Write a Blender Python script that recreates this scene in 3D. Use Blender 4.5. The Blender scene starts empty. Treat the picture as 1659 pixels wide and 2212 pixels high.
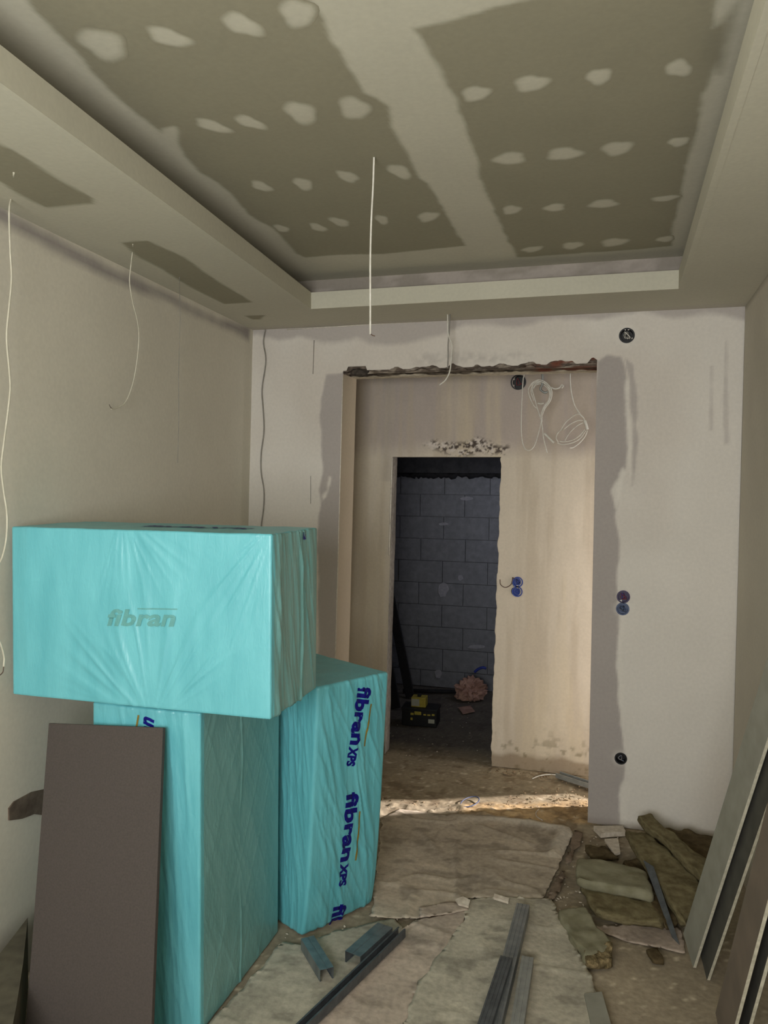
import bpy, bmesh, math, random
import numpy as np
from mathutils import Vector, Matrix
from mathutils.bvhtree import BVHTree

# ---------------------------------------------------------------- camera, world, lights, exposure
W, H, F = 1659, 2212, 1720.0
CAM = np.array([0.0, 0.0, 1.9])
YAW, PITCH, ROLL = math.radians(-16.416), math.radians(-2.143), math.radians(-0.606)
def cam_matrix():
    f = np.array([math.sin(YAW)*math.cos(PITCH), math.cos(YAW)*math.cos(PITCH), math.sin(PITCH)])
    r = np.cross(f, [0, 0, 1.0]); r /= np.linalg.norm(r); d = np.cross(f, r)
    c, s = math.cos(ROLL), math.sin(ROLL)
    return np.array([c*r+s*d, -s*r+c*d, f])
CM = cam_matrix()
scene = bpy.context.scene
col = scene.collection
cd = bpy.data.cameras.new('camera'); cam = bpy.data.objects.new('camera', cd); col.objects.link(cam)
cd.sensor_fit = 'VERTICAL'; cd.sensor_height = 24.0; cd.lens = F/H*24.0; cd.clip_start = .05
m = Matrix.Identity(4)
for i in range(3):
    m[i][0] = CM[0][i]; m[i][1] = -CM[1][i]; m[i][2] = -CM[2][i]; m[i][3] = CAM[i]
cam.matrix_world = m
scene.camera = cam
vs = scene.view_settings
scene.display_settings.display_device = 'sRGB'
vs.view_transform = 'Standard'; vs.look = 'None'; vs.gamma = 1.0; vs.exposure = 0.0
vs.use_curve_mapping = False

world = bpy.data.worlds.new('world'); scene.world = world; world.use_nodes = True
bg = world.node_tree.nodes['Background']; bg.inputs[0].default_value = (.75, .85, 1, 1); bg.inputs[1].default_value = .6

def area(name, loc, target, sx, sy, power, color):
    ld = bpy.data.lights.new(name, 'AREA'); ld.shape = 'RECTANGLE'; ld.size = sx; ld.size_y = sy
    ld.energy = power; ld.color = color
    o = bpy.data.objects.new(name, ld); col.objects.link(o); o.location = loc
    o.rotation_euler = (Vector(target)-Vector(loc)).to_track_quat('-Z', 'Y').to_euler()
    return o
# overcast daylight through the room's window, behind the camera
area('window_daylight', (-.5, -1.12, 1.85), (-.75, 2, 2.95), 1.5, 1.1, 108, (.985, .99, .975))
# daylight coming along the hallway from the right
area('hallway_daylight', (1.75, 5.02, 1.35), (0, 5.04, 1.2), .5, 2.0, 17.0, (1, .95, .87))
# cool fill lamp added out of view inside the windowless block room
area('block_room_fill', (-.25, 6.45, 1.7), (-2.0, 7.2, 1.3), .5, 1.0, 3.3, (.74, .79, 1))
# low sun reaching through the hallway
sd = bpy.data.lights.new('sun', 'SUN'); sd.energy = 11; sd.angle = math.radians(2.5); sd.color = (1, .92, .88)
so = bpy.data.objects.new('sun', sd); col.objects.link(so)
so.rotation_euler = Vector((-.90, -.42, -.36)).to_track_quat('-Z', 'Y').to_euler()

# ---------------------------------------------------------------- helpers
random.seed(4); rng = np.random.default_rng(4)
def ray(x, y): return CM.T @ np.array([(x-829.5)/F, (y-1106.0)/F, 1.0])
def onz(x, y, z=0.0): d = ray(x, y); return Vector(CAM + d*(z-CAM[2])/d[2])
def ony(x, y, Y): d = ray(x, y); return Vector(CAM + d*Y/d[1])
def onx(x, y, X): d = ray(x, y); return Vector(CAM + d*X/d[0])
def onpl(x, y, P, n):
    d = ray(x, y); P = np.array(P, float); n = np.array(n, float)
    return Vector(CAM + d*((P-CAM) @ n)/(d @ n))

def srgb(r, g, b):
    f = lambda c: (c/255)/12.92 if c/255 <= .04045 else (((c/255)+.055)/1.055)**2.4
    return np.array([f(r), f(g), f(b)])

_lat = rng.random((256, 256))
def vnoise(x, y):
    x = np.asarray(x, float); y = np.asarray(y, float)
    xi = np.floor(x).astype(int); yi = np.floor(y).astype(int)
    u = x-xi; v = y-yi; u = u*u*(3-2*u); v = v*v*(3-2*v)
    a = _lat[xi & 255, yi & 255]; b = _lat[(xi+1) & 255, yi & 255]
    c = _lat[xi & 255, (yi+1) & 255]; d = _lat[(xi+1) & 255, (yi+1) & 255]
    return (a*(1-u)+b*u)*(1-v)+(c*(1-u)+d*u)*v
def fbm(x, y, o=4):
    s = 0; a = .5; t = 0
    for i in range(o):
        s = s+a*vnoise(x*2**i+17.3*i, y*2**i+5.1*i); t += a; a *= .5
    return s/t
def poly_sd(px, py, poly):
    """signed distance, positive inside"""
    P = np.array(poly, float); n = len(P)
    d = np.full(px.shape, 1e9); ins = np.zeros(px.shape, bool)
    for i in range(n):
        a = P[i]; b = P[(i+1) % n]; e = b-a
        t = np.clip(((px-a[0])*e[0]+(py-a[1])*e[1])/(e @ e+1e-12), 0, 1)
        d = np.minimum(d, np.hypot(px-a[0]-t*e[0], py-a[1]-t*e[1]))
        c = ((a[1] > py) != (b[1] > py)) & (px < (b[0]-a[0])*(py-a[1])/((b[1]-a[1]) if b[1] != a[1] else 1e-9)+a[0])
        ins ^= c
    return np.where(ins, d, -d)
def mask(u, v, poly, feather=.01, rag=.02, scale=12):
    lo = np.min(poly, 0)-.15; hi = np.max(poly, 0)+.15
    out = np.zeros(u.shape)
    k = (u > lo[0]) & (u < hi[0]) & (v > lo[1]) & (v < hi[1])
    if not k.any(): return out
    sd = poly_sd(u[k], v[k], poly)+(fbm(u[k]*scale+3, v[k]*scale+9, 4)-.5)*2*rag
    out[k] = np.clip(sd/feather+.5, 0, 1)
    return out

MATS = {}
def nt(name):
    mt = bpy.data.materials.new(name); mt.use_nodes = True
    return mt, mt.node_tree, mt.node_tree.nodes['Principled BSDF']
def plaster_mat(name='plaster_painted', bump=.08, scale=60, rough=.9, grain=.035):
    mt, t, b = nt(name); N = t.nodes; L = t.links
    a = N.new('ShaderNodeAttribute'); a.attribute_name = 'Col'
    tc = N.new('ShaderNodeTexCoord'); n = N.new('ShaderNodeTexNoise'); n.inputs['Scale'].default_value = scale; n.inputs['Detail'].default_value = 6
    L.new(tc.outputs['Object'], n.inputs['Vector'])
    n2 = N.new('ShaderNodeTexNoise'); n2.inputs['Scale'].default_value = 3; n2.inputs['Detail'].default_value = 5
    L.new(tc.outputs['Object'], n2.inputs['Vector'])
    mr = N.new('ShaderNodeMapRange'); mr.inputs['From Min'].default_value = .3; mr.inputs['From Max'].default_value = .7
    mr.inputs['To Min'].default_value = 1-grain; mr.inputs['To Max'].default_value = 1+grain
    L.new(n.outputs['Fac'], mr.inputs['Value'])
    mr2 = N.new('ShaderNodeMapRange'); mr2.inputs['From Min'].default_value = .3; mr2.inputs['From Max'].default_value = .7
    mr2.inputs['To Min'].default_value = 1-grain*.8; mr2.inputs['To Max'].default_value = 1+grain*.8
    L.new(n2.outputs['Fac'], mr2.inputs['Value'])
    mm = N.new('ShaderNodeMath'); mm.operation = 'MULTIPLY'; L.new(mr.outputs[0], mm.inputs[0]); L.new(mr2.outputs[0], mm.inputs[1])
    vm = N.new('ShaderNodeVectorMath'); vm.operation = 'SCALE'; L.new(a.outputs['Color'], vm.inputs[0]); L.new(mm.outputs[0], vm.inputs['Scale'])
    L.new(vm.outputs[0], b.inputs['Base Color']); b.inputs['Roughness'].default_value = rough
    b.inputs['Specular IOR Level'].default_value = .25
    bp = N.new('ShaderNodeBump'); bp.inputs['Strength'].default_value = bump; bp.inputs['Distance'].default_value = .004
    L.new(n.outputs['Fac'], bp.inputs['Height']); L.new(bp.outputs[0], b.inputs['Normal'])
    return mt
def simple(name, c1, c2=None, scale=30, rough=.7, metal=0, bump=.2, dist=.003, stretch=(1, 1, 1), coat=0, spec=.4, detail=5):
    mt, t, b = nt(name); N = t.nodes; L = t.links
    if c2 is None: c2 = np.array(c1)*.8
    tc = N.new('ShaderNodeTexCoord'); mp = N.new('ShaderNodeMapping'); mp.inputs['Scale'].default_value = stretch
    n = N.new('ShaderNodeTexNoise'); n.inputs['Scale'].default_value = scale; n.inputs['Detail'].default_value = detail
    L.new(tc.outputs['Object'], mp.inputs[0]); L.new(mp.outputs[0], n.inputs['Vector'])
    cr = N.new('ShaderNodeValToRGB'); cr.color_ramp.elements[0].position = .32; cr.color_ramp.elements[1].position = .68
    cr.color_ramp.elements[0].color = (*c2, 1); cr.color_ramp.elements[1].color = (*c1, 1)
    L.new(n.outputs['Fac'], cr.inputs[0]); L.new(cr.outputs[0], b.inputs['Base Color'])
    b.inputs['Roughness'].default_value = rough; b.inputs['Metallic'].default_value = metal
    b.inputs['Coat Weight'].default_value = coat; b.inputs['Coat Roughness'].default_value = .25
    b.inputs['Specular IOR Level'].default_value = spec
    if bump:
        bp = N.new('ShaderNodeBump'); bp.inputs['Strength'].default_value = bump; bp.inputs['Distance'].default_value = dist
        L.new(n.outputs['Fac'], bp.inputs['Height']); L.new(bp.outputs[0], b.inputs['Normal'])
    return mt
PL = plaster_mat()
PLF = plaster_mat('dusty_concrete', bump=.5, scale=45, rough=.95, grain=.16)
PLR = plaster_mat('rough_concrete', bump=.9, scale=35, rough=.95, grain=.22)
M_white = simple('white_cable', srgb(225, 222, 212), srgb(205, 200, 188), 40, .5, bump=0)
M_greycable = simple('grey_cable', srgb(150, 146, 138), srgb(130, 126, 118), 40, .6, bump=0)
M_cream = simple('cream_cable', srgb(205, 200, 182), srgb(190, 185, 166), 40, .6, bump=0)
M_dark = simple('dark_void', (.012, .011, .012), (.006, .006, .007), 40, .8)
M_blue = simple('blue_plastic', (.02, .055, .33), (.012, .035, .22), 60, .45)
M_bluegrey = simple('bluegrey_plastic', (.10, .14, .25), (.03, .05, .12), 60, .45)
M_copper = simple('dark_wire', (.12, .07, .045), (.08, .045, .03), 60, .5, bump=0)
M_redwire = simple('red_wire', (.22, .03, .03), (.1, .02, .03), 60, .5, bump=0)
M_steel = simple('galvanised_steel', (.30, .33, .35), (.20, .23, .25), 25, .42, metal=.75, bump=.1, stretch=(1, 1, .2))
M_steeldark = simple('dark_galvanised_steel', (.16, .175, .19), (.10, .11, .12), 25, .5, metal=.6, bump=.1)  # darker steel tone for some studs and the thin strip
M_steellight = simple('dusty_galvanised_steel', (.36, .37, .35), (.27, .28, .27), 25, .55, metal=.4, bump=.1)
M_wool = simple('mineral_wool', srgb(128, 119, 90), srgb(98, 88, 64), 26, .98, bump=.8, dist=.006, stretch=(1, 1, 3), spec=.1, detail=8)
M_wooldark = simple('mineral_wool_brown', srgb(100, 87, 64), srgb(72, 61, 43), 26, .98, bump=.8, dist=.006, stretch=(1, 1, 3), spec=.1, detail=8)
M_woolgreen = simple('mineral_wool_greenish', srgb(142, 138, 116), srgb(120, 115, 92), 18, .98, bump=.6, dist=.006, spec=.1, detail=8)
M_brownboard = simple('brown_board', srgb(78, 71, 67), srgb(71, 65, 61), 160, .75, bump=.15, dist=.001, spec=.3)
M_gypface = simple('board_face', srgb(144, 142, 130), srgb(132, 130, 118), 14, .9, bump=.05)
M_gypface2 = simple('board_face_brown', srgb(118, 105, 92), srgb(104, 94, 82), 8, .9, bump=.05)
M_gypshade = simple('board_face_painted_shade', srgb(78, 76, 68), srgb(64, 62, 56), 14, .9, bump=.05)  # shade of the gaps between leaning boards, put into the face colour
M_gypedge = simple('board_edge', srgb(205, 200, 180), srgb(175, 170, 150), 60, .9, bump=.3)
M_chip = simple('plaster_chip', srgb(215, 205, 190), srgb(185, 172, 155), 50, .9, bump=.5)
M_rubble = simple('rubble', srgb(170, 150, 122), srgb(120, 100, 76), 40, .95, bump=.7)
M_sheet = simple('floor_felt', srgb(168, 154, 134), srgb(146, 132, 112), 9, .95, bump=.4, dist=.01, detail=8)
M_sheet2 = simple('floor_card', srgb(174, 165, 145), srgb(152, 142, 122), 7, .93, bump=.3, dist=.01, detail=8)
M_sheetpink = simple('floor_felt_pinkish', srgb(176, 158, 142), srgb(150, 134, 118), 9, .93, bump=.3, dist=.01, detail=8)
M_block = simple('concrete_block', (.215, .218, .235), (.165, .168, .182), 22, .95, bump=.5)
M_mortar = simple('mortar', (.20, .20, .215), (.14, .14, .155), 30, .95, bump=.5)
M_print = simple('blue_print', srgb(8, 8, 128), srgb(5, 5, 105), 60, .45, bump=0)
M_gold = simple('gold_print', srgb(142, 122, 52), srgb(128, 108, 44), 60, .5, bump=0)
M_greyprint = simple('grey_print', srgb(100, 162, 160), srgb(92, 154, 152), 60, .6, bump=0)
M_black = simple('black_plastic', (.012, .012, .013), (.008, .008, .009), 60, .5)
M_yellow = simple('yellow_plastic', (.52, .42, .06), (.4, .32, .05), 60, .5)
M_pale = simple('pale_sticker', (.45, .45, .38), (.4, .4, .33), 60, .5)
M_bag = simple('paper_sack', srgb(186, 150, 134), srgb(150, 114, 100), 14, .9, bump=.4)
M_bluetape = simple('blue_strip', (.03, .05, .35), (.02, .04, .25), 60, .5, bump=0)
M_band = simple('blue_ring', srgb(70, 80, 110), srgb(55, 64, 95), 60, .5, bump=0)
M_bead = simple('corner_bead', srgb(225, 218, 205), srgb(205, 198, 184), 60, .6, bump=.1)

def foam_mat(nm='wrapped_foam', ca=(.112, .445, .505, 1), cb=(.16, .54, .60, 1)):
    mt, t, b = nt(nm); N = t.nodes; L = t.links
    tc = N.new('ShaderNodeTexCoord'); n = N.new('ShaderNodeTexNoise'); n.inputs['Scale'].default_value = 7; n.inputs['Detail'].default_value = 4
    mp = N.new('ShaderNodeMapping'); mp.inputs['Scale'].default_value = (2.2, 2.2, .5); L.new(tc.outputs['Object'], mp.inputs[0]); L.new(mp.outputs[0], n.inputs['Vector'])
    cr = N.new('ShaderNodeValToRGB'); e = cr.color_ramp.elements; e[0].position = .3; e[1].position = .75
    e[0].color = ca; e[1].color = cb
    L.new(n.outputs['Fac'], cr.inputs[0]); L.new(cr.outputs[0], b.inputs['Base Color'])
    b.inputs['Roughness'].default_value = .45; b.inputs['Coat Weight'].default_value = .35; b.inputs['Coat Roughness'].default_value = .28
    n2 = N.new('ShaderNodeTexNoise'); n2.inputs['Scale'].default_value = 30; n2.inputs['Detail'].default_value = 3; n2.inputs['Distortion'].default_value = 1.5
    L.new(mp.outputs[0], n2.inputs['Vector'])
    bp = N.new('ShaderNodeBump'); bp.inputs['Strength'].default_value = .25; bp.inputs['Distance'].default_value = .006
    L.new(n2.outputs['Fac'], bp.inputs['Height']); L.new(bp.outputs[0], b.inputs['Normal']); L.new(bp.outputs[0], b.inputs['Coat Normal'])
    return mt
M_foam = foam_mat(); M_foamside = foam_mat('foam_side_greyer', (.15, .36, .35, 1), (.21, .45, .44, 1))  # second one is a greyer teal for the right side faces

def link(o, parent=None):
    col.objects.link(o)
    if parent is not None: o.parent = parent; o.matrix_parent_inverse = Matrix.Translation(-parent.location) if not parent.parent else Matrix.Translation(-(parent.matrix_basis.translation+parent.parent.location)) if False else Matrix.Translation(-parent.location)
    return o
def mesh_obj(name, verts, faces, mat, parent=None, smooth=False, colors=None):
    me = bpy.data.meshes.new(name); me.from_pydata([tuple(v) for v in verts], [], faces)
    me.materials.append(mat)
    if colors is not None:
        a = me.color_attributes.new('Col', 'FLOAT_COLOR', 'POINT')
        c = np.ones((len(verts), 4)); c[:, :3] = colors; a.data.foreach_set('color', c.ravel())
    if smooth: me.polygons.foreach_set('use_smooth', [True]*len(me.polygons))
    me.update()
    return link(bpy.data.objects.new(name, me), parent)
def empty(name, loc): 
    o = bpy.data.objects.new(name, None); o.empty_display_size = .05; o.location = loc; col.objects.link(o); return o
def tag(o, label, cat, group=None, kind=None):
    o['label'] = label; o['category'] = cat
    if group: o['group'] = group
    if kind: o['kind'] = kind
    return o
def struct(o, label=None):
    o['kind'] = 'structure'
    if label: o['label'] = label
    return o
def box_vf(lo, hi):
    x0, y0, z0 = lo; x1, y1, z1 = hi
    v = [(x0, y0, z0), (x1, y0, z0), (x1, y1, z0), (x0, y1, z0), (x0, y0, z1), (x1, y0, z1), (x1, y1, z1), (x0, y1, z1)]
    f = [(0, 3, 2, 1), (4, 5, 6, 7), (0, 1, 5, 4), (1, 2, 6, 5), (2, 3, 7, 6), (3, 0, 4, 7)]
    return v, f
def box(name, lo, hi, mat, parent=None, colour=None):
    v, f = box_vf(lo, hi)
    return mesh_obj(name, v, f, mat, parent, colors=None if colour is None else np.tile(colour, (8, 1)))
def join_vf(parts):
    V = []; Fc = []
    for v, f in parts:
        n = len(V); V += list(v); Fc += [tuple(i+n for i in q) for q in f]
    return V, Fc
def tube_vf(pts, r, n=8):
    pts = [Vector(p) for p in pts]; V = []; Fc = []
    rs = r if isinstance(r, (list, tuple)) else [r]*len(pts)
    up = None
    for i, p in enumerate(pts):
        t = (pts[min(i+1, len(pts)-1)]-pts[max(i-1, 0)]).normalized()
        if up is None: up = t.orthogonal().normalized()
        up = (up-t*up.dot(t))
        up = up.normalized() if up.length > 1e-6 else t.orthogonal().normalized()
        s = t.cross(up)
        for k in range(n):
            a = 2*math.pi*k/n; V.append(p+(up*math.cos(a)+s*math.sin(a))*rs[i])
    for i in range(len(pts)-1):
        for k in range(n):
            a = i*n+k; b = i*n+(k+1) % n; Fc.append((a, b, b+n, a+n))
    Fc.append(tuple(range(n-1, -1, -1))); Fc.append(tuple(range((len(pts)-1)*n, len(pts)*n)))
    return V, Fc
def smooth_path(P, k=8):
    P = [Vector(p) for p in P]; Q = [P[0]*2-P[1]]+P+[P[-1]*2-P[-2]]; out = []
    for i in range(1, len(Q)-2):
        a, b, c, d = Q[i-1:i+3]
        for j in range(k):
            t = j/k; out.append(.5*((2*b)+(c-a)*t+(2*a-5*b+4*c-d)*t*t+(3*b-a-3*c+d)*t**3))
    out.append(P[-1]); return out
def tube(name, pts, r, mat, parent=None, n=8, k=8):
    v, f = tube_vf(smooth_path(pts, k) if len(pts) > 2 else pts, r, n); return mesh_obj(name, v, f, mat, parent, True)

def grid(us, vs_, fn, colfn, name, mat, parent=None, keep=None, snap=None, flip=False):
    """fn(U,V)->(N,3) positions; colfn(U,V)->(N,3); keep(Uc,Vc)->bool; snap: circles [(u,v,r)]"""
    U, Vv = np.meshgrid(us, vs_, indexing='ij'); nu, nv = U.shape; U = U.ravel().copy(); Vv = Vv.ravel().copy()
    cell = .0108
    for (cu, cv, r) in (snap or []):
        d = np.hypot(U-cu, Vv-cv); k = np.abs(d-r) < .75*cell; k &= d > 1e-6
        U[k] = cu+(U[k]-cu)/d[k]*r; Vv[k] = cv+(Vv[k]-cv)/d[k]*r
    P = fn(U, Vv); C = colfn(U, Vv)
    i, j = np.meshgrid(np.arange(nu-1), np.arange(nv-1), indexing='ij'); a = (i*nv+j).ravel()
    Q = np.stack([a, a+nv, a+nv+1, a+1], 1)
    uc = U[Q].mean(1); vc = Vv[Q].mean(1); k = np.ones(len(Q), bool)
    if keep is not None: k &= keep(uc, vc)
    for (cu, cv, r) in (snap or []): k &= np.hypot(uc-cu, vc-cv) > r*.93
    Q = Q[k]
    if flip: Q = Q[:, ::-1]
    me = bpy.data.meshes.new(name); me.vertices.add(len(P)); me.vertices.foreach_set('co', P.ravel())
    me.loops.add(len(Q)*4); me.loops.foreach_set('vertex_index', Q.ravel().astype(np.int32))
    me.polygons.add(len(Q)); me.polygons.foreach_set('loop_start', np.arange(0, len(Q)*4, 4, dtype=np.int32))
    me.update(calc_edges=True)
    me.polygons.foreach_set('use_smooth', np.ones(len(Q), bool))
    at = me.color_attributes.new('Col', 'FLOAT_COLOR', 'POINT'); c = np.ones((len(P), 4)); c[:, :3] = np.clip(C, 0, 1); at.data.foreach_set('color', c.ravel())
    me.materials.append(mat); me.update()
    return link(bpy.data.objects.new(name, me), parent)
def mix(C, c2, mk): mk = mk[:, None]; return C*(1-mk)+np.asarray(c2)*mk
def const(U, c): return np.tile(np.asarray(c, float), (len(U), 1))

# ---------------------------------------------------------------- key dimensions
YB = 4.55; YB2 = 4.80; YH = 5.28; ZS = 2.836; ZU = 3.022; ZL = 2.924
XR = .612
def xleft(Y, z=ZS): return -2.071-(Y-2.296)*.0576-.022*(ZS-z)
PW = (-2.2, 4.536, 0); NW = (2.24, .13, 0)
OPL, OPR, OPT = -1.605, -.13, 2.548
c_prim = srgb(191, 187, 170); c_board = srgb(146, 141, 121)
c_wall = srgb(220, 214, 205); c_wallL = srgb(213, 207, 192)
c_grey = srgb(178, 170, 165)

# ---------------------------------------------------------------- floor
def floor_pos(U, V):
    z = (fbm(U*3, V*3, 4)-.5)*.012+(fbm(U*22+7, V*22, 3)-.5)*.004
    rub = mask(U, V, [(-1.35, 4.28), (-.12, 4.50), (-.12, 4.75), (-.7, 4.62), (-1.4, 4.5)], .12, .05, 8)
    z = z+rub*(.012+np.maximum(fbm(U*30, V*30, 3)-.5, 0)*.05)
    z = z+np.exp(-((V-5.22)/.06)**2)*(U > -.78)*(.008+np.maximum(fbm(U*45, V*45, 3)-.45, 0)*.05)
    return np.stack([U, V, z-.006], 1)
def floor_col(U, V):
    C = const(U, srgb(158, 145, 124))
    C = mix(C, srgb(128, 117, 98), np.clip((fbm(U*2.4, V*2.4, 4)-.45)*5, 0, 1)*.55)
    hall = np.clip((V-4.35)/.25, 0, 1); C = mix(C, srgb(150, 136, 112), hall)
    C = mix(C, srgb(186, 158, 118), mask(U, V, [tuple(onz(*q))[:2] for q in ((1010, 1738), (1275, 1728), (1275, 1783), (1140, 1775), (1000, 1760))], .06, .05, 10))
    C = mix(C, srgb(110, 92, 70), np.clip((fbm(U*14+2, V*14+8, 4)-.56)*8, 0, 1)*.6*np.clip((V-4.2)/.2, 0, 1))
    C = mix(C, srgb(205, 190, 165), np.clip((fbm(U*40+2, V*40+8, 2)-.74)*12, 0, 1)*.7)
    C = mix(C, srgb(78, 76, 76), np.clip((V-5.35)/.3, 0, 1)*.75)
    return C
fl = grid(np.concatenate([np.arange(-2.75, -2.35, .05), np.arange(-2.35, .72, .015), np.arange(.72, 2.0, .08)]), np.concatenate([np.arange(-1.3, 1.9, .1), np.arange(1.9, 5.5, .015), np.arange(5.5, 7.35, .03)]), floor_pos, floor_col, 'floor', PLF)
struct(fl)

# ---------------------------------------------------------------- back wall with the wide opening
holes_px = {'vent': (1354, 725, .036), 'switch_top': (1346.5, 1289, .030), 'switch_bottom': (1345, 1315, .030), 'socket': (1341, 1638, .028)}
holes = []
for k, (x, y, r) in holes_px.items():
    p = ony(x, y, YB); holes.append((p.x, p.z, r, k))
def pw(poly, Y=YB): return [(ony(x, y, Y).x, ony(x, y, Y).z) for x, y in poly]
def back_warp(U, V):
    w = np.clip(1-np.abs(U-OPL)/.5, 0, 1); return U-w*.019*(OPT-V)+.0*U
def unwarp_poly(poly):
    return [(u+max(0, 1-abs(u-OPL)/.5)*.019*(OPT-v), v) for u, v in poly]
us = np.concatenate([np.linspace(-2.27, OPL, 68), np.linspace(OPL, OPR, 148)[1:], np.linspace(OPR, XR, 76)[1:]])
vs2 = np.concatenate([np.linspace(0, OPT, 256), np.linspace(OPT, ZS+.01, 31)[1:]])
top_n = lambda u: .022*(fbm(u*9, u*0+3, 4)-.35)
def back_pos(U, V):
    Vj = V.copy(); inr = (U >= OPL-1e-4) & (U <= OPR+1e-4)
    k = inr & (V >= OPT-1e-4)
    j = .018+np.maximum(0, .07*(fbm(U*14, U*0+3, 5)-.42))
    j = np.where(np.abs(U-ony(772, 805, YB).x) < .06, .042, j)
    Vj = np.where(k, np.maximum(V, OPT+j), V)
    y = YB+(fbm(U*2.5, V*2.5, 3)-.5)*.006+(fbm(U*30, V*10, 3)-.5)*.0012
    y = y-.003*mask(U, V, GL, .01, .008)*0
    return np.stack([back_warp(U, Vj), y, Vj], 1)
GL = unwarp_poly(pw([(705, 808), (752, 803), (750, 1100), (738, 1440), (690, 1440), (686, 1150), (694, 1090), (690, 1060), (697, 1020), (694, 960), (692, 900), (694, 860)]))
GR = pw([(1288, 800), (1292, 782), (1310, 770), (1340, 772), (1350, 800), (1356, 860), (1358, 940), (1352, 1010), (1334, 1055), (1330, 1120), (1336, 1180), (1333, 1260), (1338, 1340), (1332, 1400), (1334, 1500), (1342, 1570), (1350, 1640), (1344, 1690), (1336, 1720), (1342, 1790), (1260, 1800), (1262, 1300)])
GR2 = pw([(1352, 775), (1368, 790), (1374, 850), (1378, 950), (1374, 1010), (1366, 1048), (1366, 960), (1364, 860)])
TOP = pw([(530, 700), (1625, 645), (1615, 690), (1560, 678), (1450, 684), (1380, 676), (1290, 692), (1200, 690), (1120, 706), (1010, 702), (950, 726), (880, 742), (800, 738), (770, 730), (700, 745), (640, 728), (600, 735), (540, 722)])
def back_col(U, V):
    C = const(U, c_wall)
    C = mix(C, srgb(196, 184, 172), np.clip((fbm(U*1.6+5, V*1.6, 3)-.45)*4, 0, 1)*.35)
    C = mix(C, c_grey*.98, mask(U, V, TOP, .03, .025, 7)*.8)
    C = mix(C, c_grey*.98, mask(U, V, GL, .012, .014, 10))
    C = mix(C, c_grey*.93, mask(U, V, GR, .014, .012, 10))
    C = mix(C, c_grey, mask(U, V, GR2, .012, .015, 9)*.85)
    # trowelled white filler streaks
    for poly, s in ((([(706, 1060), (712, 1030), (716, 1032), (706, 1075), (696, 1085), (694, 1070)]), .9),
                    (([(1328, 1040), (1345, 1010), (1352, 1020), (1340, 1060), (1330, 1100), (1322, 1060)]), .8),
                    (([(1350, 820), (1356, 822), (1362, 920), (1366, 960), (1362, 1030), (1356, 1000), (1352, 900)]), .8),
                    (([(1338, 1330), (1346, 1335), (1344, 1420), (1348, 1600), (1340, 1560), (1337, 1420)]), .5),
                    (([(1350, 1690), (1360, 1700), (1350, 1790), (1338, 1790), (1340, 1730)]), .6)):
        pp = pw(poly); pp = unwarp_poly(pp) if poly[0][0] < 1000 else pp
        C = mix(C, srgb(226, 220, 210), mask(U, V, pp, .015, .012, 14)*s)
    sm = mask(U, V, pw([(890, 765), (1000, 758), (1150, 765), (1140, 782), (1000, 785), (890, 782)]), .03, .03, 14)
    C = mix(C, c_grey*.8, sm*.35*np.clip((fbm(U*30, V*30, 3)-.35)*4, 0, 1))
    for poly in ([(1566, 735), (1572, 735), (1572, 860), (1576, 960), (1564, 960), (1562, 860)], [(1535, 790), (1540, 790), (1540, 930), (1532, 930)]):
        C = mix(C, c_grey*1.02, mask(U, V, pw(poly), .012, .008, 14)*.5)
    for (hx, hz, r, k) in holes:
        d = np.hypot(U-hx, V-hz); C = mix(C, srgb(236, 232, 222), np.clip(1.6-d/(r*1.25), 0, 1)*.45*(k != 'switch_top'))
    C = mix(C, srgb(120, 108, 94), np.clip((.05-V)/.05, 0, 1)*.5)
    return C
wb = grid(us, vs2, back_pos, back_col, 'wall_back', PL, keep=lambda u, v: ~((u > OPL) & (u < OPR) & (v < OPT)), snap=[h[:3] for h in holes])
struct(wb)
# thickness: reveals, hallway side of the wall, lintel underside
def reveal_l(U, V): return np.stack([OPL-.019*(OPT-V)*np.ones_like(U)+(fbm(V*3, U*3)-.5)*.003, U, V], 1)
grid(np.linspace(YB, YB2, 12), np.linspace(0, OPT, 100), reveal_l, lambda U, V: const(U, srgb(205, 190, 168)), 'reveal', PL, wb, flip=True)
grid(np.linspace(YB, YB2, 12), np.linspace(0, OPT, 60), lambda U, V: np.stack([OPR+0*U, U, V], 1), lambda U, V: const(U, srgb(200, 186, 165)), 'reveal', PL, wb)
def lint_pos(U, V):
    rough = np.clip((YB+.17-V)/.03, 0, 1)
    z = OPT+rough*(.004+np.maximum(0, fbm(U*18, V*18, 4)-.4)*.05)
    d = np.hypot(U-ony(772, 805, YB).x, (V-YB-.05)); z = z+.05*np.clip(1-d/.08, 0, 1)
    return np.stack([U, V, z], 1)
def lint_col(U, V):
    rough = np.clip((YB+.16+.02*(fbm(U*12, V*0, 3)-.5)*2-V)/.01, 0, 1)
    C = const(U, srgb(200, 190, 172)); cc = const(U, srgb(112, 102, 90))
    cc = mix(cc, srgb(62, 54, 47), np.clip((fbm(U*16, V*30, 4)-.45)*7, 0, 1))
    cc = mix(cc, srgb(120, 62, 44), np.clip((U+.55)/.1, 0, 1)*np.clip((fbm(U*9, V*9)-.4)*5, 0, 1)*.8)
    d = np.hypot(U-ony(772, 805, YB).x, (V-YB-.05)*1.2); cc = mix(cc, srgb(48, 43, 38), np.clip(1.6-d/.05, 0, 1))
    return C*(1-rough[:, None])+cc*rough[:, None]
grid(np.linspace(OPL-.01, OPR, 160), np.linspace(YB-.002, YB2, 30), lint_pos, lint_col, 'lintel', PLR, wb)
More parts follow.
